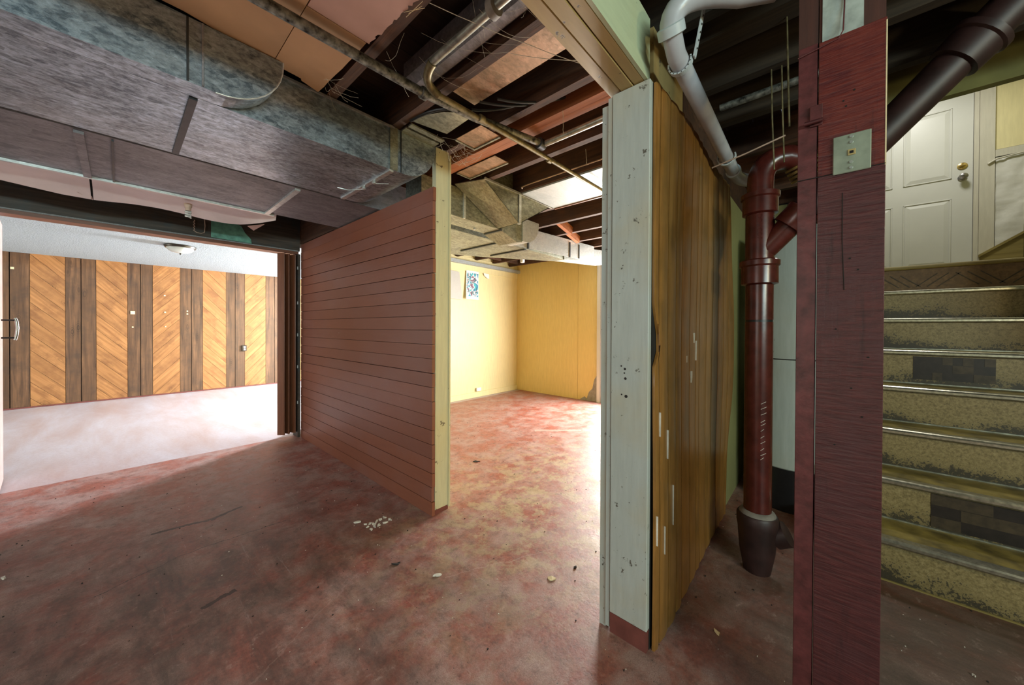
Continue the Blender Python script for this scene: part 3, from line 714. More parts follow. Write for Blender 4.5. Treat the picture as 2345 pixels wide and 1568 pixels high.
# ------------------------------------------------------------------ hardboard ceiling pieces and torn board
def jag(p, q, n, amp, zf, seed=0):
    r = random.Random(seed); out = []
    for k in range(1, n):
        u = k / n; out.append((p[0] + (q[0] - p[0]) * u + r.uniform(-amp, amp), p[1] + (q[1] - p[1]) * u + r.uniform(-amp, amp), zf))
    return out
z = 2.236
pl = [(-.9, 1.655, z), (.33, 1.70, z), (.535, 1.722, z), (.54, 1.735, z), (.618, 1.762, z)] + jag((.618, 1.762), (.634, 1.407), 5, .003, z) + [(.634, 1.407, z), (.63, .65, z), (-.9, .65, z)]
HB = empty('hardboard_panel', (.3, 1.3, z), 'tan hardboard ceiling panel between the broad duct and the black pipe', 'board')
prism('panel', [(-.9, 1.655, z), (.153, 1.66, z), (.425, 1.712, z), (.425, .65, z), (-.9, .65, z)], (0, 0, .006), M['tile'], HB)
prism('panel', [(.4275, 1.712, z), (.535, 1.722, z), (.54, 1.735, z), (.618, 1.762, z)] + jag((.618, 1.762), (.634, 1.407), 6, .003, z) + [(.634, 1.407, z), (.634, 1.32, z), (.4275, 1.32, z)], (0, 0, .006), M['tile'], HB)
HB2 = empty('torn_hardboard', (.6, 1.0, z), 'rosy hardboard panel with a ragged torn edge and a brown stain, behind the black pipe', 'board')
prism('panel', [(.429, 1.318, z + .001), (.645, 1.318, z + .001)] + jag((.645, 1.318), (.66, 1.04), 22, .006, z + .001, 3) + [(.66, 1.04, z + .001), (.70, .93, z + .001)] + jag((.70, .93), (.72, .65), 12, .008, z + .001, 4) + [(.72, .65, z + .001), (.429, .65, z + .001)], (0, 0, .006), M['tilep'], HB2)
for k in range(3):
    a = random.Random(k); tube('torn_fibre', [(.655 + a.uniform(0, .02), 1.06 + a.uniform(-.05, .05), z), (.67 + a.uniform(0, .03), 1.05 + a.uniform(-.06, .06), z - a.uniform(.0, .012))], .0008, M['chipc'], HB2, 5)
# drooping torn board along the flat duct
def droop(x0, x1, seg, seedv, ragged):
    bm = bmesh.new(); r = random.Random(seedv); R = []
    nx = seg
    for i in range(nx + 1):
        x = x0 + (x1 - x0) * i / nx; w = 1.0
        if ragged: w = 1 - max(0, (x - (x1 - .22)) / .22) ** 2 * .85 + r.uniform(-.01, .01)
        row = []
        for k in range(9):
            u = k / 8; yy = 3.19 + .36 * w * u; zz = 2.035 + .01 * sin(u * 3) - .06 * u * u + (.012 * sin(x * 9) + .05 * max(0, (x + .35) * -.2)) * u
            row.append([bm.verts.new((x, yy, zz + d)) for d in (0, .005)])
        R.append(row)
    for i in range(nx):
        for k in range(8):
            for s_ in (0, 1): bm.faces.new((R[i][k][s_], R[i + 1][k][s_], R[i + 1][k + 1][s_], R[i][k + 1][s_]))
        for k in (0, 8): bm.faces.new((R[i][k][0], R[i + 1][k][0], R[i + 1][k][1], R[i][k][1]))
    for i in (0, nx):
        for k in range(8): bm.faces.new((R[i][k][0], R[i][k + 1][0], R[i][k + 1][1], R[i][k][1]))
    return bm
TB = empty('drooping_board', (.2, 3.4, 2.0), 'pale pinkish torn board drooping between the flat duct and the black header', 'board')
fin('panel', droop(-2.0, -.115, 16, 1, False), M['tilew'], TB, smooth=True)
fin('panel', droop(-.105, .83, 16, 2, True), M['tilew'], TB, smooth=True)
prism('torn_flap', [(-.17, 3.50, 1.985), (-.108, 3.56, 1.965), (-.112, 3.54, 1.985)], (0, .002, .003), M['tilep'], TB)
prism('torn_flap', [(.70, 3.50, 1.96), (.75, 3.55, 1.945), (.79, 3.40, 1.975)], (0, .002, .004), M['tilep'], TB)
BL = empty('light_bulb', (.33, 3.4, 1.98), 'small spiral bulb in a pale holder hanging from the drooping board', 'bulb')
lathe('holder', [(.022, 0), (.022, -.02), (.016, -.03), (.016, -.05)], (.33, 3.36, 2.012), M['cord'], BL, 14)
hp = [(.33 + .014 * cos(t_ * .9), 3.36 + .014 * sin(t_ * .9), 1.962 - t_ * .0022) for t_ in range(0, 22)]
tube('spiral_tube', hp, .006, M['glass'], BL, 8)
cp = [(.44 + .005 * sin(k * 2.1), 4.09, 2.07 - k * .008) for k in range(12)] + [(.455, 4.09, 1.966), (.485, 4.09, 1.962), (.507, 4.09, 1.975), (.512, 4.09, 2.03), (.508, 4.09, 2.09)]
o = tube('cord_loop', cp, .0035, M['cord'], None, 6); tag(o, 'crinkled pale cord hanging in a loop on the black header, left of the teal patch', 'cord')

# ------------------------------------------------------------------ pipes at the ceiling
PA = empty('black_pipe', (.6, 1.36, 2.2), 'mottled black and grey iron pipe running under the hardboard towards the yellow room', 'pipe')
tube('pipe', [(-2.5, 1.36, 2.19), (.3, 1.36, 2.195), (.906, 1.355, 2.20), (1.2, 1.325, 2.205), (1.61, 1.232, 2.21)], .019, M['ironpipe'], PA)
lathe('coupling', [(.019, 0), (.026, .002), (.026, .03), (.019, .032)], (.90, 1.355, 2.20), M['ironpipe'], PA, 16, Matrix.Rotation(pi / 2, 4, 'Y'))
lathe('tee', [(.019, 0), (.03, .003), (.03, .05), (.019, .053)], (1.60, 1.235, 2.21), M['seam'], PA, 16, Matrix.Rotation(pi / 2, 4, 'Y'))
o = tube('steel_branch_pipe', [(1.64, 1.23, 2.21), (1.645, .65, 2.215)], .017, M['silverpipe']); tag(o, 'grey steel pipe between the orange joist and the next, running towards the doorway post', 'pipe')
PB = empty('brown_pipe', (1.5, 1.27, 2.2), 'thin brown pipe from the elbow fitting across to the doorway post', 'pipe')
tube('pipe', [(.935, 1.285, 2.175), (1.52, 1.272, 2.18), (2.6, 1.265, 2.19), (3.2, 1.26, 2.2)], .013, M['brasspipe'], PB)
for x_ in (1.18, 1.75): lathe('coupling', [(.013, 0), (.018, .002), (.018, .03), (.013, .032)], (x_, 1.275, 2.18), M['brasspipe'], PB, 14, Matrix.Rotation(pi / 2, 4, 'Y'))
tube('elbow', arc((.853, 1.20, 2.225), (.86, 1.30, 2.20), (.945, 1.285, 2.175), 8), .018, M['brasspipe'], PB, 14)
PC = empty('bright_conduit', (.86, .9, 2.24), 'bright edged pipe rising from the elbow fitting towards the beam', 'pipe')
tube('pipe', [(.853, 1.21, 2.228), (.85, .9, 2.232), (.845, .4, 2.235)], .015, M['silverpipe'], PC)
lathe('collar', [(.016, 0), (.03, .004), (.032, .03), (.02, .04)], (.85, .83, 2.232), M['foam'], PC, 16, Matrix.Rotation(-pi / 2, 4, 'X'))
for k, (a, b) in enumerate((((1.20, 1.17, 2.235), (1.52, .98, 2.32)), ((1.16, 1.25, 2.235), (1.48, 1.05, 2.31)), ((1.18, 1.33, 2.24), (1.40, 1.12, 2.31)))):
    o = tube('black_cable', arc(a, ((a[0] + b[0]) / 2, (a[1] + b[1]) / 2 - .0, 2.23), b, 8), .006, M['seam'], None, 8)
    tag(o, 'black cable slung under the rust tinged pan, %s of the three' % ('uppermost', 'middle one', 'lowest and thinnest')[k], 'cable')
o = tube('copper_tube', [(2.13, 1.80, 2.252), (2.10, 1.78, 2.246), (2.08, 1.72, 2.24), (2.08, 1.1, 2.24), (2.08, .65, 2.24)], .005, M['pan'], None, 8)
tag(o, 'thin copper tube bent round beside the bright joist pan', 'pipe')

# ------------------------------------------------------------------ white plastic drain
WP = empty('plastic_drain_pipe', (1.2, .38, 2.1), 'grey white plastic drain pipe sloping along the brown panelled wall to the red stack', 'pipe')
Y0 = .372
pth = arc((1.26, .20, 2.165), (1.135, .372, 2.20), (1.168, .372, 2.09), 10)
tube('elbow', [(1.305, .115, 2.164)] + pth, .034, M['pvc'], WP, 20)
tube('pipe', [(1.165, Y0, 2.095), (1.22, Y0, 2.045), (2.20, Y0, 1.985)], .029, M['pvc'], WP, 20)
lathe('elbow_ring', [(.034, 0), (.041, .003), (.041, .03), (.034, .033)], (1.158, Y0, 2.105), M['strap'], WP, 20, Matrix.Rotation(radians(138), 4, 'Y'))
lathe('elbow_ring', [(.034, 0), (.039, .002), (.039, .014), (.034, .016)], (1.232, .235, 2.178), M['strap'], WP, 20, Matrix.Rotation(radians(-52), 4, 'Z') @ Matrix.Rotation(radians(88), 4, 'Y'))
lathe('hub', [(.030, 0), (.036, .003), (.036, .02), (.030, .022)], (2.17, Y0, 1.987), M['strap'], WP, 18, Matrix.Rotation(pi / 2, 4, 'Y'))
tube('end_elbow', arc((2.19, Y0, 1.985), (2.32, Y0, 1.975), (2.34, .30, 1.97), 6), .033, M['pvc'], WP, 16)
def ring(name, x, zc, parent, r=.036, arc_=2 * pi, a0=0):
    pts = [(x, Y0 + r * cos(a0 + arc_ * k / 22), zc + r * sin(a0 + arc_ * k / 22)) for k in range(23)]
    bm = bmesh.new(); pv = None
    for (px, py, pz) in pts:
        dy, dz = (py - Y0) / r, (pz - zc) / r
        cur = [bm.verts.new((px + sx, py + dy * q, pz + dz * q)) for sx, q in ((-.009, 0), (.009, 0), (.009, .005), (-.009, .005))]
        if pv:
            for i in range(4): bm.faces.new((pv[i], pv[(i + 1) % 4], cur[(i + 1) % 4], cur[i]))
        pv = cur
    return fin(name, bm, M['strap'], parent)
HS = empty('hanger_strap', (1.25, .37, 2.1), 'white perforated strap looped under the plastic drain pipe near its elbow', 'strap')
ring('loop', 1.262, 2.042, HS, .033, pi * 1.15, pi * .92)
prism('strap', [(1.252, Y0 - .042, 2.04), (1.272, Y0 - .042, 2.04), (1.262, Y0 - .085, 2.249), (1.242, Y0 - .085, 2.249)], (0, -.004, 0), M['strap'], HS)
for k in range(9):
    a = pi * (.98 + k * .115); lathe('slot', [(.0018, 0), (.0018, .0006)], (1.252, Y0 + .036 * cos(a), 2.042 + .036 * sin(a)), M['chipd'], HS, 6, Matrix.Rotation(-pi / 2, 4, 'Y'))
for k in range(8):
    u = .12 + k * .11; lathe('slot', [(.003, 0), (.003, .0015)], (1.262 - .01 * u, Y0 - .047 - .043 * u, 2.04 + .209 * u), M['chipd'], HS, 6, Matrix.Rotation(pi / 2, 4, 'X'))
HR = empty('pipe_clip', (2.0, .37, 2.0), 'white open ring clip around the lower end of the plastic drain pipe', 'clip')
ring('ring', 2.01, 1.998, HR, .036, pi * 1.5, pi * .9)

# ------------------------------------------------------------------ red cast iron stack
PX, PY = 2.03, .236
ST = empty('cast_iron_stack', (PX, PY, 0), 'dark red painted upright cast iron stack with hubs and a side branch', 'pipe')
lathe('base_hub', [(.055, .0), (.06, .03), (.072, .1), (.079, .2), (.084, .225), (.084, .262), (.078, .272), (.055, .274)], (PX, PY, 0), M['redpipe_d'], ST)
lathe('lead_joint', [(.054, .268), (.075, .270), (.070, .282), (.055, .290)], (PX, PY, 0), M['foam'], ST)
lathe('pipe', [(.056, .27), (.056, 1.181)], (PX, PY, 0), M['redpipe'], ST)
lathe('black_joint', [(.0545, 1.181), (.0545, 1.192)], (PX, PY, 0), M['black'], ST)
lathe('pipe', [(.056, 1.192), (.056, 1.36)], (PX, PY, 0), M['redpipe'], ST)
lathe('hub', [(.057, 1.355), (.074, 1.362), (.074, 1.44), (.081, 1.447), (.081, 1.468), (.074, 1.474), (.056, 1.474)], (PX, PY, 0), M['redpipe'], ST)
lathe('wye_body', [(.058, 1.47), (.058, 1.70)], (PX, PY, 0), M['redpipe'], ST)
lathe('hub', [(.058, 1.685), (.071, 1.692), (.071, 1.76), (.078, 1.766), (.078, 1.785), (.06, 1.79)], (PX, PY, 0), M['redpipe'], ST)
el = [(PX, PY, 1.78), (PX, PY, 1.83)] + arc((PX, PY, 1.84), (PX, PY, 1.955), (PX + .04, PY - .10, 1.945), 8)[1:] + arc((PX + .04, PY - .10, 1.945), (PX + .06, PY - .15, 1.93), (PX + .085, PY - .175, 1.87), 4)[1:]
tube('top_elbow', el, .053, M['redpipe'], ST, 20)
dvec = Vector((.085 - .06, -.025, -.06)).normalized()
qR = dvec.to_track_quat('Z', 'Y').to_matrix().to_4x4()
for k in range(4):
    lathe('clamp_ring', [(.055, 0), (.064, .003), (.064, .012), (.055, .015)], Vector((PX + .062, PY - .145, 1.915)) + dvec * .019 * k, M['gold'], ST, 20, qR)
br0 = Vector((PX, PY, 1.50)); bd = Vector((0, -.68, .733)).normalized()
def along(s_): return br0 + bd * s_
qB = bd.to_track_quat('Z', 'Y').to_matrix().to_4x4()
tube('branch', [along(0), along(.16)], .05, M['redpipe'], ST, 20)
lathe('branch_hub', [(.05, 0), (.066, .004), (.066, .07), (.07, .075), (.07, .09), (.05, .094)], along(.15), M['redpipe'], ST, 24, qB)
lathe('cleanout_plug', [(.03, 0), (.055, .003), (.055, .06), (.03, .065)], (PX + .03, PY - .06, .17), M['redpipe_d'], ST, 20, Matrix.Rotation(radians(60), 4, 'X'))
# raised casting letters
cdir = Vector((-PX, -PY, 0)).normalized(); rt = Vector((-cdir.y, cdir.x, 0))
if rt.y > 0: rt = -rt
fc = bpy.data.curves.new('casting_letters', 'FONT'); fc.body = 'DOHCOP'; fc.size = .027; fc.extrude = .0018; fc.space_character = 1.05; fc.align_x = 'LEFT'
fo = bpy.data.objects.new('casting_letters', fc); COL.objects.link(fo)
lm = bpy.data.meshes.new_from_object(fo.evaluated_get(bpy.context.evaluated_depsgraph_get())); bpy.data.objects.remove(fo)
lm.materials.clear(); lm.materials.append(M['redpipe'])
xa = Vector((0, 0, -1)); Ml = Matrix((( xa.x, rt.x, cdir.x, 0), (xa.y, rt.y, cdir.y, 0), (xa.z, rt.z, cdir.z, 0), (0, 0, 0, 1)))
place(bpy.data.objects.new('casting_letters', lm), Matrix.Translation(Vector((PX, PY, 1.682)) + cdir * .0572 - rt * .009) @ Ml, ST)
rs_ = random.Random(5)
for k in range(11):
    zz = .80 - k * .026 + rs_.uniform(-.006, .006); a0 = math.atan2(cdir.y, cdir.x) + .18; L_ = rs_.uniform(.2, .42)
    tube('scratch', [(PX + .0562 * cos(a0 + L_ * u), PY + .0562 * sin(a0 + L_ * u), zz + .012 * u) for u in (0, .33, .66, 1)], .0009, M['chipw'], ST, 5)
# long branch climbing behind the red post
LB = empty('sloping_soil_pipe', (2.03, -.2, 1.9), 'dark brown cast iron soil pipe climbing steeply to the right behind the red post', 'pipe')
tube('pipe', [along(.245), along(.90)], .062, M['redpipe_d'], LB, 24)
lathe('hub', [(.062, 0), (.076, .006), (.078, .08), (.086, .086), (.086, .105), (.064, .11)], along(.84), M['redpipe_d'], LB, 24, qB)
tube('pipe', [along(.95), along(1.10)], .064, M['redpipe_d'], LB, 20)

# tank in the closet
TK = empty('water_tank', (3.0, .16, 0), 'pale enamelled water tank with a dark foot, glimpsed behind the red stack', 'tank')
TX, TY, TR = 3.0, .16, .235
lathe('foot', [(TR - .012, 0), (TR - .012, .27)], (TX, TY, 0), M['black'], TK, 40)
lathe('lower_shell', [(TR, .272), (TR + .004, .278), (TR, .285), (TR, .955)], (TX, TY, 0), M['tank'], TK, 40)
lathe('seam', [(TR - .003, .955), (TR - .003, .962)], (TX, TY, 0), M['black'], TK, 40)
lathe('upper_shell', [(TR, .962), (TR, 1.75), (TR - .03, 1.79), (.1, 1.81)], (TX, TY, 0), M['tank'], TK, 40)

# ------------------------------------------------------------------ rough red post
RP = empty('red_post', (1.26, -.02, 0), 'rough sawn dark red post with a small metal wall plate, nearest to the staircase', 'post')
box('narrow_board', (1.242, .021, 0), (1.33, .0605, 1.912), M['redpost_l'], RP, .001)
box('wide_board', (1.24, -.106, 0), (1.35, .0185, 1.553), M['redpost'], RP, .001)
box('wide_board_top', (1.24, -.106, 1.5545), (1.35, .0185, 1.908), M['redpost_t'], RP, .001)
box('bare_top', (1.246, .02, 1.913), (1.33, .0605, 2.249), M['rawpost'], RP)
box('bare_top', (1.25, -.105, 1.909), (1.35, .018, 2.249), M['rawpost'], RP)
box('painted_patch', (1.2465, -.066, 1.911), (1.2495, .012, 2.249), M['whitewash'], RP)
box('splinter_edge', (1.2395, -.107, 1.55), (1.2405, -.1045, 1.9), M['chipc'], RP)
tube('stapled_wire', [(1.239, .0615, 1.888), (1.237, .02, 1.893), (1.237, -.02, 1.899), (1.237, -.028, 1.915), (1.243, -.03, 1.98), (1.244, -.033, 2.2)], .0016, M['redpost_l'], RP, 6)
for (a, b) in (((-.03, 1.50), (-.035, 1.25)),):
    tube('check_crack', [(1.2395, a[0], a[1]), (1.2395, (a[0] + b[0]) / 2 + .002, (a[1] + b[1]) / 2), (1.2395, b[0], b[1])], .0009, M['gap'], RP, 5)
for (yy, zz) in ((-.035, 1.72), (-.03, 1.735), (-.05, 1.755), (-.06, 1.30), (-.045, 1.33), (-.02, 1.15), (-.08, 1.08), (-.05, 1.0), (-.07, .93), (-.02, .85)):
    lathe('nail_hole', [(.0022, 0), (.0022, .0012)], (1.2388, yy, zz), M['gap'], RP, 8, Matrix.Rotation(pi / 2, 4, 'Y'))
WPl = empty('wall_plate', (1.235, -.045, 1.597), 'square zinc telephone wall plate screwed on the red post', 'wall plate')
box('plate', (1.2345, -.081, 1.548), (1.2385, -.011, 1.645), M['plate'], WPl, .0015)
for zz in (1.559, 1.573, 1.623, 1.637): lathe('screw', [(.0042, 0), (.0035, -.0025)], (1.2345, -.045, zz), M['screw'], WPl, 12, Matrix.Rotation(pi / 2, 4, 'Y'))
jk = box('jack', (1.2322, -.0535, 1.590), (1.2344, -.0385, 1.605), M['ivory'], WPl, .0008)
box('jack_opening', (1.2315, -.0495, 1.594), (1.2325, -.0425, 1.6005), M['black'], jk)
box('saw_cut', (1.2392, -.106, 1.5525), (1.2405, .0605, 1.5545), M['gap'], RP)
LT = empty('latch', (1.235, .028, 1.70), 'small painted metal barrel latch on the red post, left of the wall plate', 'latch')
box('latch_plate', (1.2365, .010, 1.69), (1.2398, .036, 1.745), M['redpost_l'], LT, .001)
tube('bolt', [(1.229, .046, 1.699), (1.229, .010, 1.699)], .0052, M['redpost'], LT, 12)
for k in range(3):
    o = tube('hanging_string', [(1.572 + .275 * (k > 0), .11 + .035 * k, 2.249), (1.57 + .27 * (k > 0), .105 + .035 * k, 2.05), (1.57 + .27 * (k > 0), .10 + .033 * k, 1.86 - .02 * k)], .003, M['brasspipe'], None, 6)
    tag(o, 'dusty cord hanging in the dark left of the red post, %s of the three' % ('leftmost', 'middle one', 'rightmost')[k], 'cord', 'cords hanging left of the red post')
o = tube('wall_wire', [(1.75, .38, 1.86), (1.72, .25, 1.87), (1.70, .12, 1.89)], .003, M['cord'], None, 6)
tag(o, 'thin pale wire across the dark ceiling corner between plastic pipe and red post', 'wire')
o = tube('steel_conduit', [(1.95, .39, 2.22), (1.95, .1, 2.22), (1.95, -.02, 2.22)], .016, M['ironpipe'], None, 12)
tag(o, 'grey steel pipe running under the dark joists behind the plastic drain', 'pipe')

# ------------------------------------------------------------------ staircase
SW = empty('staircase', (2.4, -.6, 0), 'steep linoleum faced staircase with rounded aluminium nosings climbing to the white door', 'stairs')
yl, yr = -.125, -1.24
nx = [2.33 + .24 * i for i in range(8)]; nz_ = [.200 + .2045 * i for i in range(8)]
for i in range(8):
    z0 = nz_[i - 1] if i else 0
    top = i == 7
    box('riser', (nx[i] + .012, yr, z0), (nx[i] + .03, yl, nz_[i] - .018), M['chev'] if top else M['lino'], SW)
    if not top:
        box('tread', (nx[i] + .002, yr, nz_[i] - .018), (nx[i] + .27, yl, nz_[i]), M['tread'], SW)
    # rounded nosing
    prof = [(.03, .002), (-.006, .002), (-.013, -.002), (-.017, -.009), (-.017, -.02), (-.012, -.027), (-.002, -.028), (-.002, -.02), (.03, -.001)]
    prism('nosing', [(nx[i] + p[0], yl, nz_[i] + p[1]) for p in prof], (0, yr - yl, 0), M['skirt'] if top else M['nosing'], SW)
    box('stair_side', (nx[i] + .031, yl, 0), (nx[i] + .27 if not top else 5.1, yl - .02, nz_[i] - .019), M['stairwall'], SW)
    if i: box('foot_bead', (nx[i] + .004, yr, z0), (nx[i] + .012, yl, z0 + .006), M['silverpipe'], SW)
box('foot_bead', (nx[0] + .004, yr, 0), (nx[0] + .012, yl, .006), M['skirt'], SW)
box('landing', (nx[7] + .002, yr, nz_[7] - .018), (5.1, yl, nz_[7]), M['skirt'], SW)
def patch(i, ya, yb, za, zb, seed):
    r = random.Random(seed); x = nx[i] + .0115; n = 8; dy = (yb - ya) / n
    box('parquet_patch', (x - .0015, yb, za), (x + .0005, ya, zb), M['blk'], SW)
    for k in range(n):
        for j in range(3):
            if r.random() < .45:
                zz = za + (zb - za) * j / 3
                box('parquet_block', (x - .0026, ya + dy * (k + 1), zz + .001), (x - .0016, ya + dy * k, zz + (zb - za) / 3 - .001), M['blk2'], SW)
def yat(i, px_):   # where a pixel column meets the riser plane
    d = Mc.transposed() @ Vector(((px_ - 1172.5) / F, 0, 1)); return d.y / d.x * (nx[i] + .01)
patch(4, yat(4, 2092), yat(4, 2282), nz_[3] + .028, nz_[4] - .035, 5)
patch(1, yat(1, 2137), -1.1, nz_[0] + .012, nz_[1] - .035, 8)
# chevron strips on the top riser
k = 0; yv = yl - .02
while yv > yr + .28:
    for sgn in (1, -1):
        for j in range(3):
            cyv = yv - .035 - j * .055
            Mx = Matrix.Translation((nx[7] + .0105, cyv, nz_[6] + .09)) @ Matrix.Rotation(radians(48 * sgn), 4, 'X')
            fin('inlay_strip', cube_bm(.002, .006, .14), M['blk2'], SW, Mx)
        yv -= .19

# ------------------------------------------------------------------ white door at the head of the stairs
DX = 5.1
d3 = empty('door_3', (DX, -.5, nz_[7]), kind=S)
zb = nz_[7]; dy0, dy1 = -.065, -.975; zt = zb + 2.03
box('door_slab', (DX, dy1, zb + .01), (DX + .04, dy0, zt), M['white'], d3)
def molded(ya, yb, za, zc):
    """raised panel: a bevelled frame and a raised field"""
    for (a, b) in (((ya, za), (yb, za + .012)), ((ya, zc - .012), (yb, zc))): box('panel_moulding', (DX - .007, b[0], a[1]), (DX, a[0], b[1]), M['white'], d3, .003)
    for (a, b) in (((ya, za), (ya - .012, zc)), ((yb + .012, za), (yb, zc))): box('panel_moulding', (DX - .007, b[0], a[1]), (DX, a[0], b[1]), M['white'], d3, .003)
    m_ = .045; bm = bmesh.new(); o_ = [(ya - .014, za + .014), (yb + .014, za + .014), (yb + .014, zc - .014), (ya - .014, zc - .014)]
    i_ = [(ya - m_, za + m_), (yb + m_, za + m_), (yb + m_, zc - m_), (ya - m_, zc - m_)]
    c = Vector((DX, (ya + yb) / 2, (za + zc) / 2))
    O = [bm.verts.new(Vector((DX - .0005, *p)) - c) for p in o_]; I = [bm.verts.new(Vector((DX - .008, *p)) - c) for p in i_]
    bm.faces.new(I)
    for q in range(4): bm.faces.new((O[q], O[(q + 1) % 4], I[(q + 1) % 4], I[q]))
    fin('raised_panel', bm, M['white'], d3, Matrix.Translation(c))
cols_ = ((-.555, -.855), (-.185, -.485))
for ya, yb in cols_:
    molded(ya, yb, zb + .10, zb + .72); molded(ya, yb, zb + .90, zb + 1.55); molded(ya, yb, zb + 1.66, zb + 1.90)
kb = lathe('knob', [(.026, 0), (.028, .004), (.028, .008), (.012, .012), (.012, .03), (.022, .036), (.028, .05), (.024, .064), (.008, .07)], (DX, -.915, zb + .895), M['nickel'], d3, 20, Matrix.Rotation(-pi / 2, 4, 'Y'))
db = lathe('deadbolt', [(.03, 0), (.031, .006), (.024, .01)], (DX, -.915, zb + 1.0), M['brass'], d3, 20, Matrix.Rotation(-pi / 2, 4, 'Y'))
box('thumb_turn', (DX - .022, -.932, zb + .994), (DX - .009, -.898, zb + 1.006), M['brass'], db, .002)
for q in (.3, 1.1, 1.7): pass
tag(box('trim_3', (DX - .012, -1.005, zb), (DX + .04, -.978, zt), M['casing']), kind=S)
tag(box('trim_4', (DX - .02, -1.09, zb), (DX + .04, -1.007, 3.7), M['casing']), kind=S)
we = empty('wall_end', (5.1, -1.2, 2), kind=S)
box('upper_wall', (DX - .005, -1.62, 2.72), (DX + .05, -1.092, 3.7), M['yellow_l'], we)
box('over_door', (DX + .002, -.976, zt + .005), (DX + .05, -.05, 3.7), M['yellow_l'], we)
box('chair_rail', (DX - .015, -1.62, 2.655), (DX + .05, -1.092, 2.715), M['casing'], we)
tube('surface_pipe', [(DX - .03, -1.05, 2.60), (DX - .03, -1.095, 2.63), (DX - .03, -1.3, 2.655)], .007, M['casing'], we, 8)
# lumpy plaster
bm = bmesh.new(); ny, nzz = 24, 60; G = []; rr = random.Random(3)
from mathutils import noise as mn
for j in range(nzz + 1):
    row = []
    for i in range(ny + 1):
        yy = -1.095 - .5 * i / ny; zz = 1.62 + 1.03 * j / nzz
        row.append(bm.verts.new((DX - .012 - .012 * mn.noise(Vector((yy * 14, zz * 9, 1.3))) - .006 * mn.noise(Vector((yy * 40, zz * 33, 5))), yy, zz)))
    G.append(row)
for j in range(nzz):
    for i in range(ny): bm.faces.new((G[j][i], G[j][i + 1], G[j + 1][i + 1], G[j + 1][i]))
fin('lumpy_plaster', bm, M['plaster'], we, smooth=True)
box('plaster_back', (DX + .002, -1.62, 1.6), (DX + .05, -1.092, 2.65), M['plaster'], we)
prism('skirt_board', [(DX - .03, -1.012, 1.64), (DX - .03, -1.012, 1.795), (DX - .03, -1.239, 1.965), (DX - .03, -1.239, 1.64)], (.015, 0, 0), M['skirt'], we)
prism('skirt_cap', [(DX - .045, -1.005, 1.79), (DX - .045, -1.005, 1.812), (DX - .045, -1.239, 1.985), (DX - .045, -1.239, 1.963)], (.03, 0, 0), M['skirt'], we)
ws = empty('wall_side', (4, -1.3, 1), kind=S)
box('wall_sheet', (2.66, -1.26, 0), (DX + .05, -1.242, 3.7), M['stairwall'], ws)
wl = empty('wall_side_2', (4, -.08, 2), kind=S)
box('wall_sheet', (3.4, -.123, 1.3), (DX - .001, -.06, 3.7), M['stairwall'], wl)
wu = empty('wall_upper', (2.63, -.6, 3), kind=S)
box('wall_sheet', (2.60, -1.26, 2.47), (2.66, -.06, 3.7), M['olive'], wu)
slab('ceiling_3', (2.6, -1.3, 3.7), (5.2, -.05, 3.75), M['yellow_l'])
slab('wall_closet', (3.9, -.12, 0), (3.95, .47, 2.24), M['stairwall'])

# ------------------------------------------------------------------ cobwebs
random.seed(11)
def web(pts, r=.0012):
    return [Vector(p) for p in pts], r
strands = []
def strand(a, b, sag, n=7):
    a, b = Vector(a), Vector(b); out = []
    for k in range(n + 1):
        u = k / n; p = a.lerp(b, u); p.z -= sag * 4 * u * (1 - u) + random.uniform(0, .003); p.x += random.uniform(-.003, .003); out.append(p)
    return out
bm = bmesh.new()
for _ in range(18):
    a = (random.uniform(.7, .95), random.uniform(.75, 1.35), 2.235); b = (a[0] + random.uniform(-.12, .35), a[1] + random.uniform(-.3, .2), 2.24)
    sweep(bm, strand(a, b, random.uniform(.0, .05)), random.uniform(.0002, .0005), 4, False)
o = fin('cobweb', bm, M['web']); tag(o, 'tangled dusty cobwebs around the elbow fitting of the ceiling pipes', 'cobweb', None, 'stuff')
bm = bmesh.new()
for _ in range(34):
    a = (random.uniform(1.2, 1.5), random.uniform(1.62, 1.8), random.uniform(2.19, 2.245)); b = (a[0] + random.uniform(-.12, .2), a[1] + random.uniform(-.15, .1), random.uniform(2.19, 2.245))
    sweep(bm, strand(a, b, random.uniform(.0, .03)), random.uniform(.0003, .0008), 4, False)
o = fin('cobweb', bm, M['web']); tag(o, 'dusty cobwebs and fluff at the top of the cream stud', 'cobweb', None, 'stuff')
bm = bmesh.new()
for _ in range(9):
    a = (random.uniform(.6, .66), random.uniform(1.6, 1.75), 2.235); b = (a[0] + random.uniform(.0, .12), a[1] + random.uniform(-.1, .05), random.uniform(2.16, 2.23))
    sweep(bm, strand(a, b, random.uniform(.0, .02)), random.uniform(.0003, .0008), 4, False)
for a, b in (((1.05, .95, 2.25), (1.25, .68, 2.2)), ((.7, 1.0, 2.24), (1.25, .72, 2.2)), ((1.50, 1.0, 2.25), (1.55, 1.03, 2.16)), ((1.9, 1.1, 2.24), (1.92, 1.1, 2.15))):
    sweep(bm, strand(a, b, .01), .0012, 4, False)
o = fin('cobweb', bm, M['web']); tag(o, 'loose cobweb threads hanging from the corner of the tan hardboard', 'cobweb', None, 'stuff')

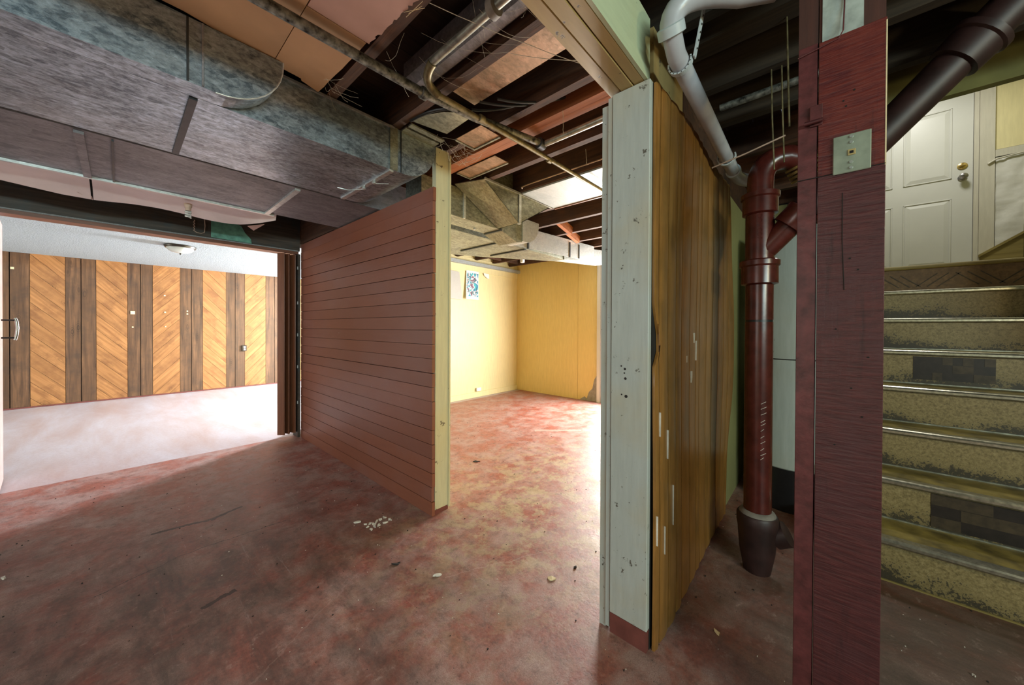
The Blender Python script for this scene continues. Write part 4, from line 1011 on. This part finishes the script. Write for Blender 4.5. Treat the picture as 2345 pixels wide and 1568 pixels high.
# ------------------------------------------------------------------ litter on the floor
def ray_floor(px_, py_):
    d = Mc.transposed() @ Vector(((px_ - 1172.5) / F, (py_ - CY) / F, 1)); t_ = -H / d.z; return d.x * t_, d.y * t_
def flake(name, px_, py_, L, W, mat, seed, label, cat, group=None, z=.0):
    r = random.Random(seed); x, y_ = ray_floor(px_, py_); n = 9; bm = bmesh.new()
    ring_ = []
    for k in range(n):
        a = 2 * pi * k / n; q = r.uniform(.35, 1.3); ring_.append((L * q * cos(a), W * q * sin(a)))
    top = [bm.verts.new((p[0], p[1], .004 + r.uniform(0, .004))) for p in ring_]; bot = [bm.verts.new((p[0], p[1], .0005)) for p in ring_]
    bm.faces.new(top); bm.faces.new(bot[::-1])
    for k in range(n): bm.faces.new((top[k], top[(k + 1) % n], bot[(k + 1) % n], bot[k]))
    o = fin(name, bm, mat, None, Matrix.Translation((x, y_, z)) @ Matrix.Rotation(r.uniform(0, pi), 4, 'Z'))
    return tag(o, label, cat, group)
pile = [(820, 1196), (842, 1207), (850, 1213), (858, 1206), (871, 1191), (862, 1196), (883, 1197), (893, 1190), (855, 1200), (880, 1185), (836, 1201), (868, 1203), (846, 1200)]
for i, (a, b) in enumerate(pile):
    flake('paint_flake', a, b, random.uniform(.008, .026), random.uniform(.004, .011), M['chipw'], i, 'white paint flake in the small heap of litter before the plank wall end', 'flake', 'paint flakes before the plank wall end')
flake('paint_flake', 1262, 1326, .035, .016, M['chipc'], 31, 'large cream paint flake lying alone left of the doorway post', 'flake')
flake('leaf_scrap', 906, 1292, .022, .009, M['chipd'], 32, 'dark curled scrap on the worn red floor, below the heap of paint flakes', 'litter')
flake('paint_flake', 8, 1324, .014, .007, M['chipw'], 33, 'small pale chip on the brown floor at the far left edge', 'flake')
flake('paint_flake', 1641, 1447, .016, .006, M['chipc'], 34, 'thin tan chip on the dark floor between the doorway post and the red post', 'flake')
flake('leaf_scrap', 1090, 1057, .03, .012, M['chipd'], 35, 'dark clump of litter on the red floor of the yellow room', 'litter')
flake('leaf_scrap', 1316, 1300, .010, .005, M['chipd'], 36, 'small dark crumb right above the large cream paint flake', 'litter')
flake('paint_flake', 1001, 1318, .02, .008, M['chipw'], 37, 'crumbled white flakes pressed in the floor left of the large cream flake', 'flake')
flake('paint_flake', 2230, 1548, .006, .004, M['chipw'], 38, 'tiny pale crumb on the floor in front of the lowest stair', 'flake')
# fine grit as one object
bm = bmesh.new(); r = random.Random(21)
for _ in range(420):
    x = r.uniform(-.6, 3.2); y_ = r.uniform(-.5, 4.0)
    if 1.22 < x < 1.42 and (1.7 < y_ or y_ < .7): continue
    s_ = r.uniform(.0015, .0045); rs = bmesh.ops.create_cube(bm, size=1)
    bmesh.ops.scale(bm, vec=(s_ * r.uniform(.8, 2), s_, s_ * .7), verts=rs['verts']); bmesh.ops.translate(bm, vec=(x, y_, s_ * .36), verts=rs['verts'])
o = fin('grit', bm, M['chipd']); tag(o, 'dark grit and crumbs scattered over the red floor', 'grit', None, 'stuff')
bm = bmesh.new(); r = random.Random(22)
for _ in range(200):
    x = r.uniform(.2, 2.6); y_ = r.uniform(-.4, 3.2)
    if 1.22 < x < 1.42 and (1.7 < y_ or y_ < .7): continue
    s_ = r.uniform(.0012, .003); rs = bmesh.ops.create_cube(bm, size=1)
    bmesh.ops.scale(bm, vec=(s_ * r.uniform(.8, 2), s_, s_ * .7), verts=rs['verts']); bmesh.ops.translate(bm, vec=(x, y_, s_ * .36), verts=rs['verts'])
o = fin('grit', bm, M['chipw']); tag(o, 'pale specks of plaster scattered over the red floor', 'grit', None, 'stuff')
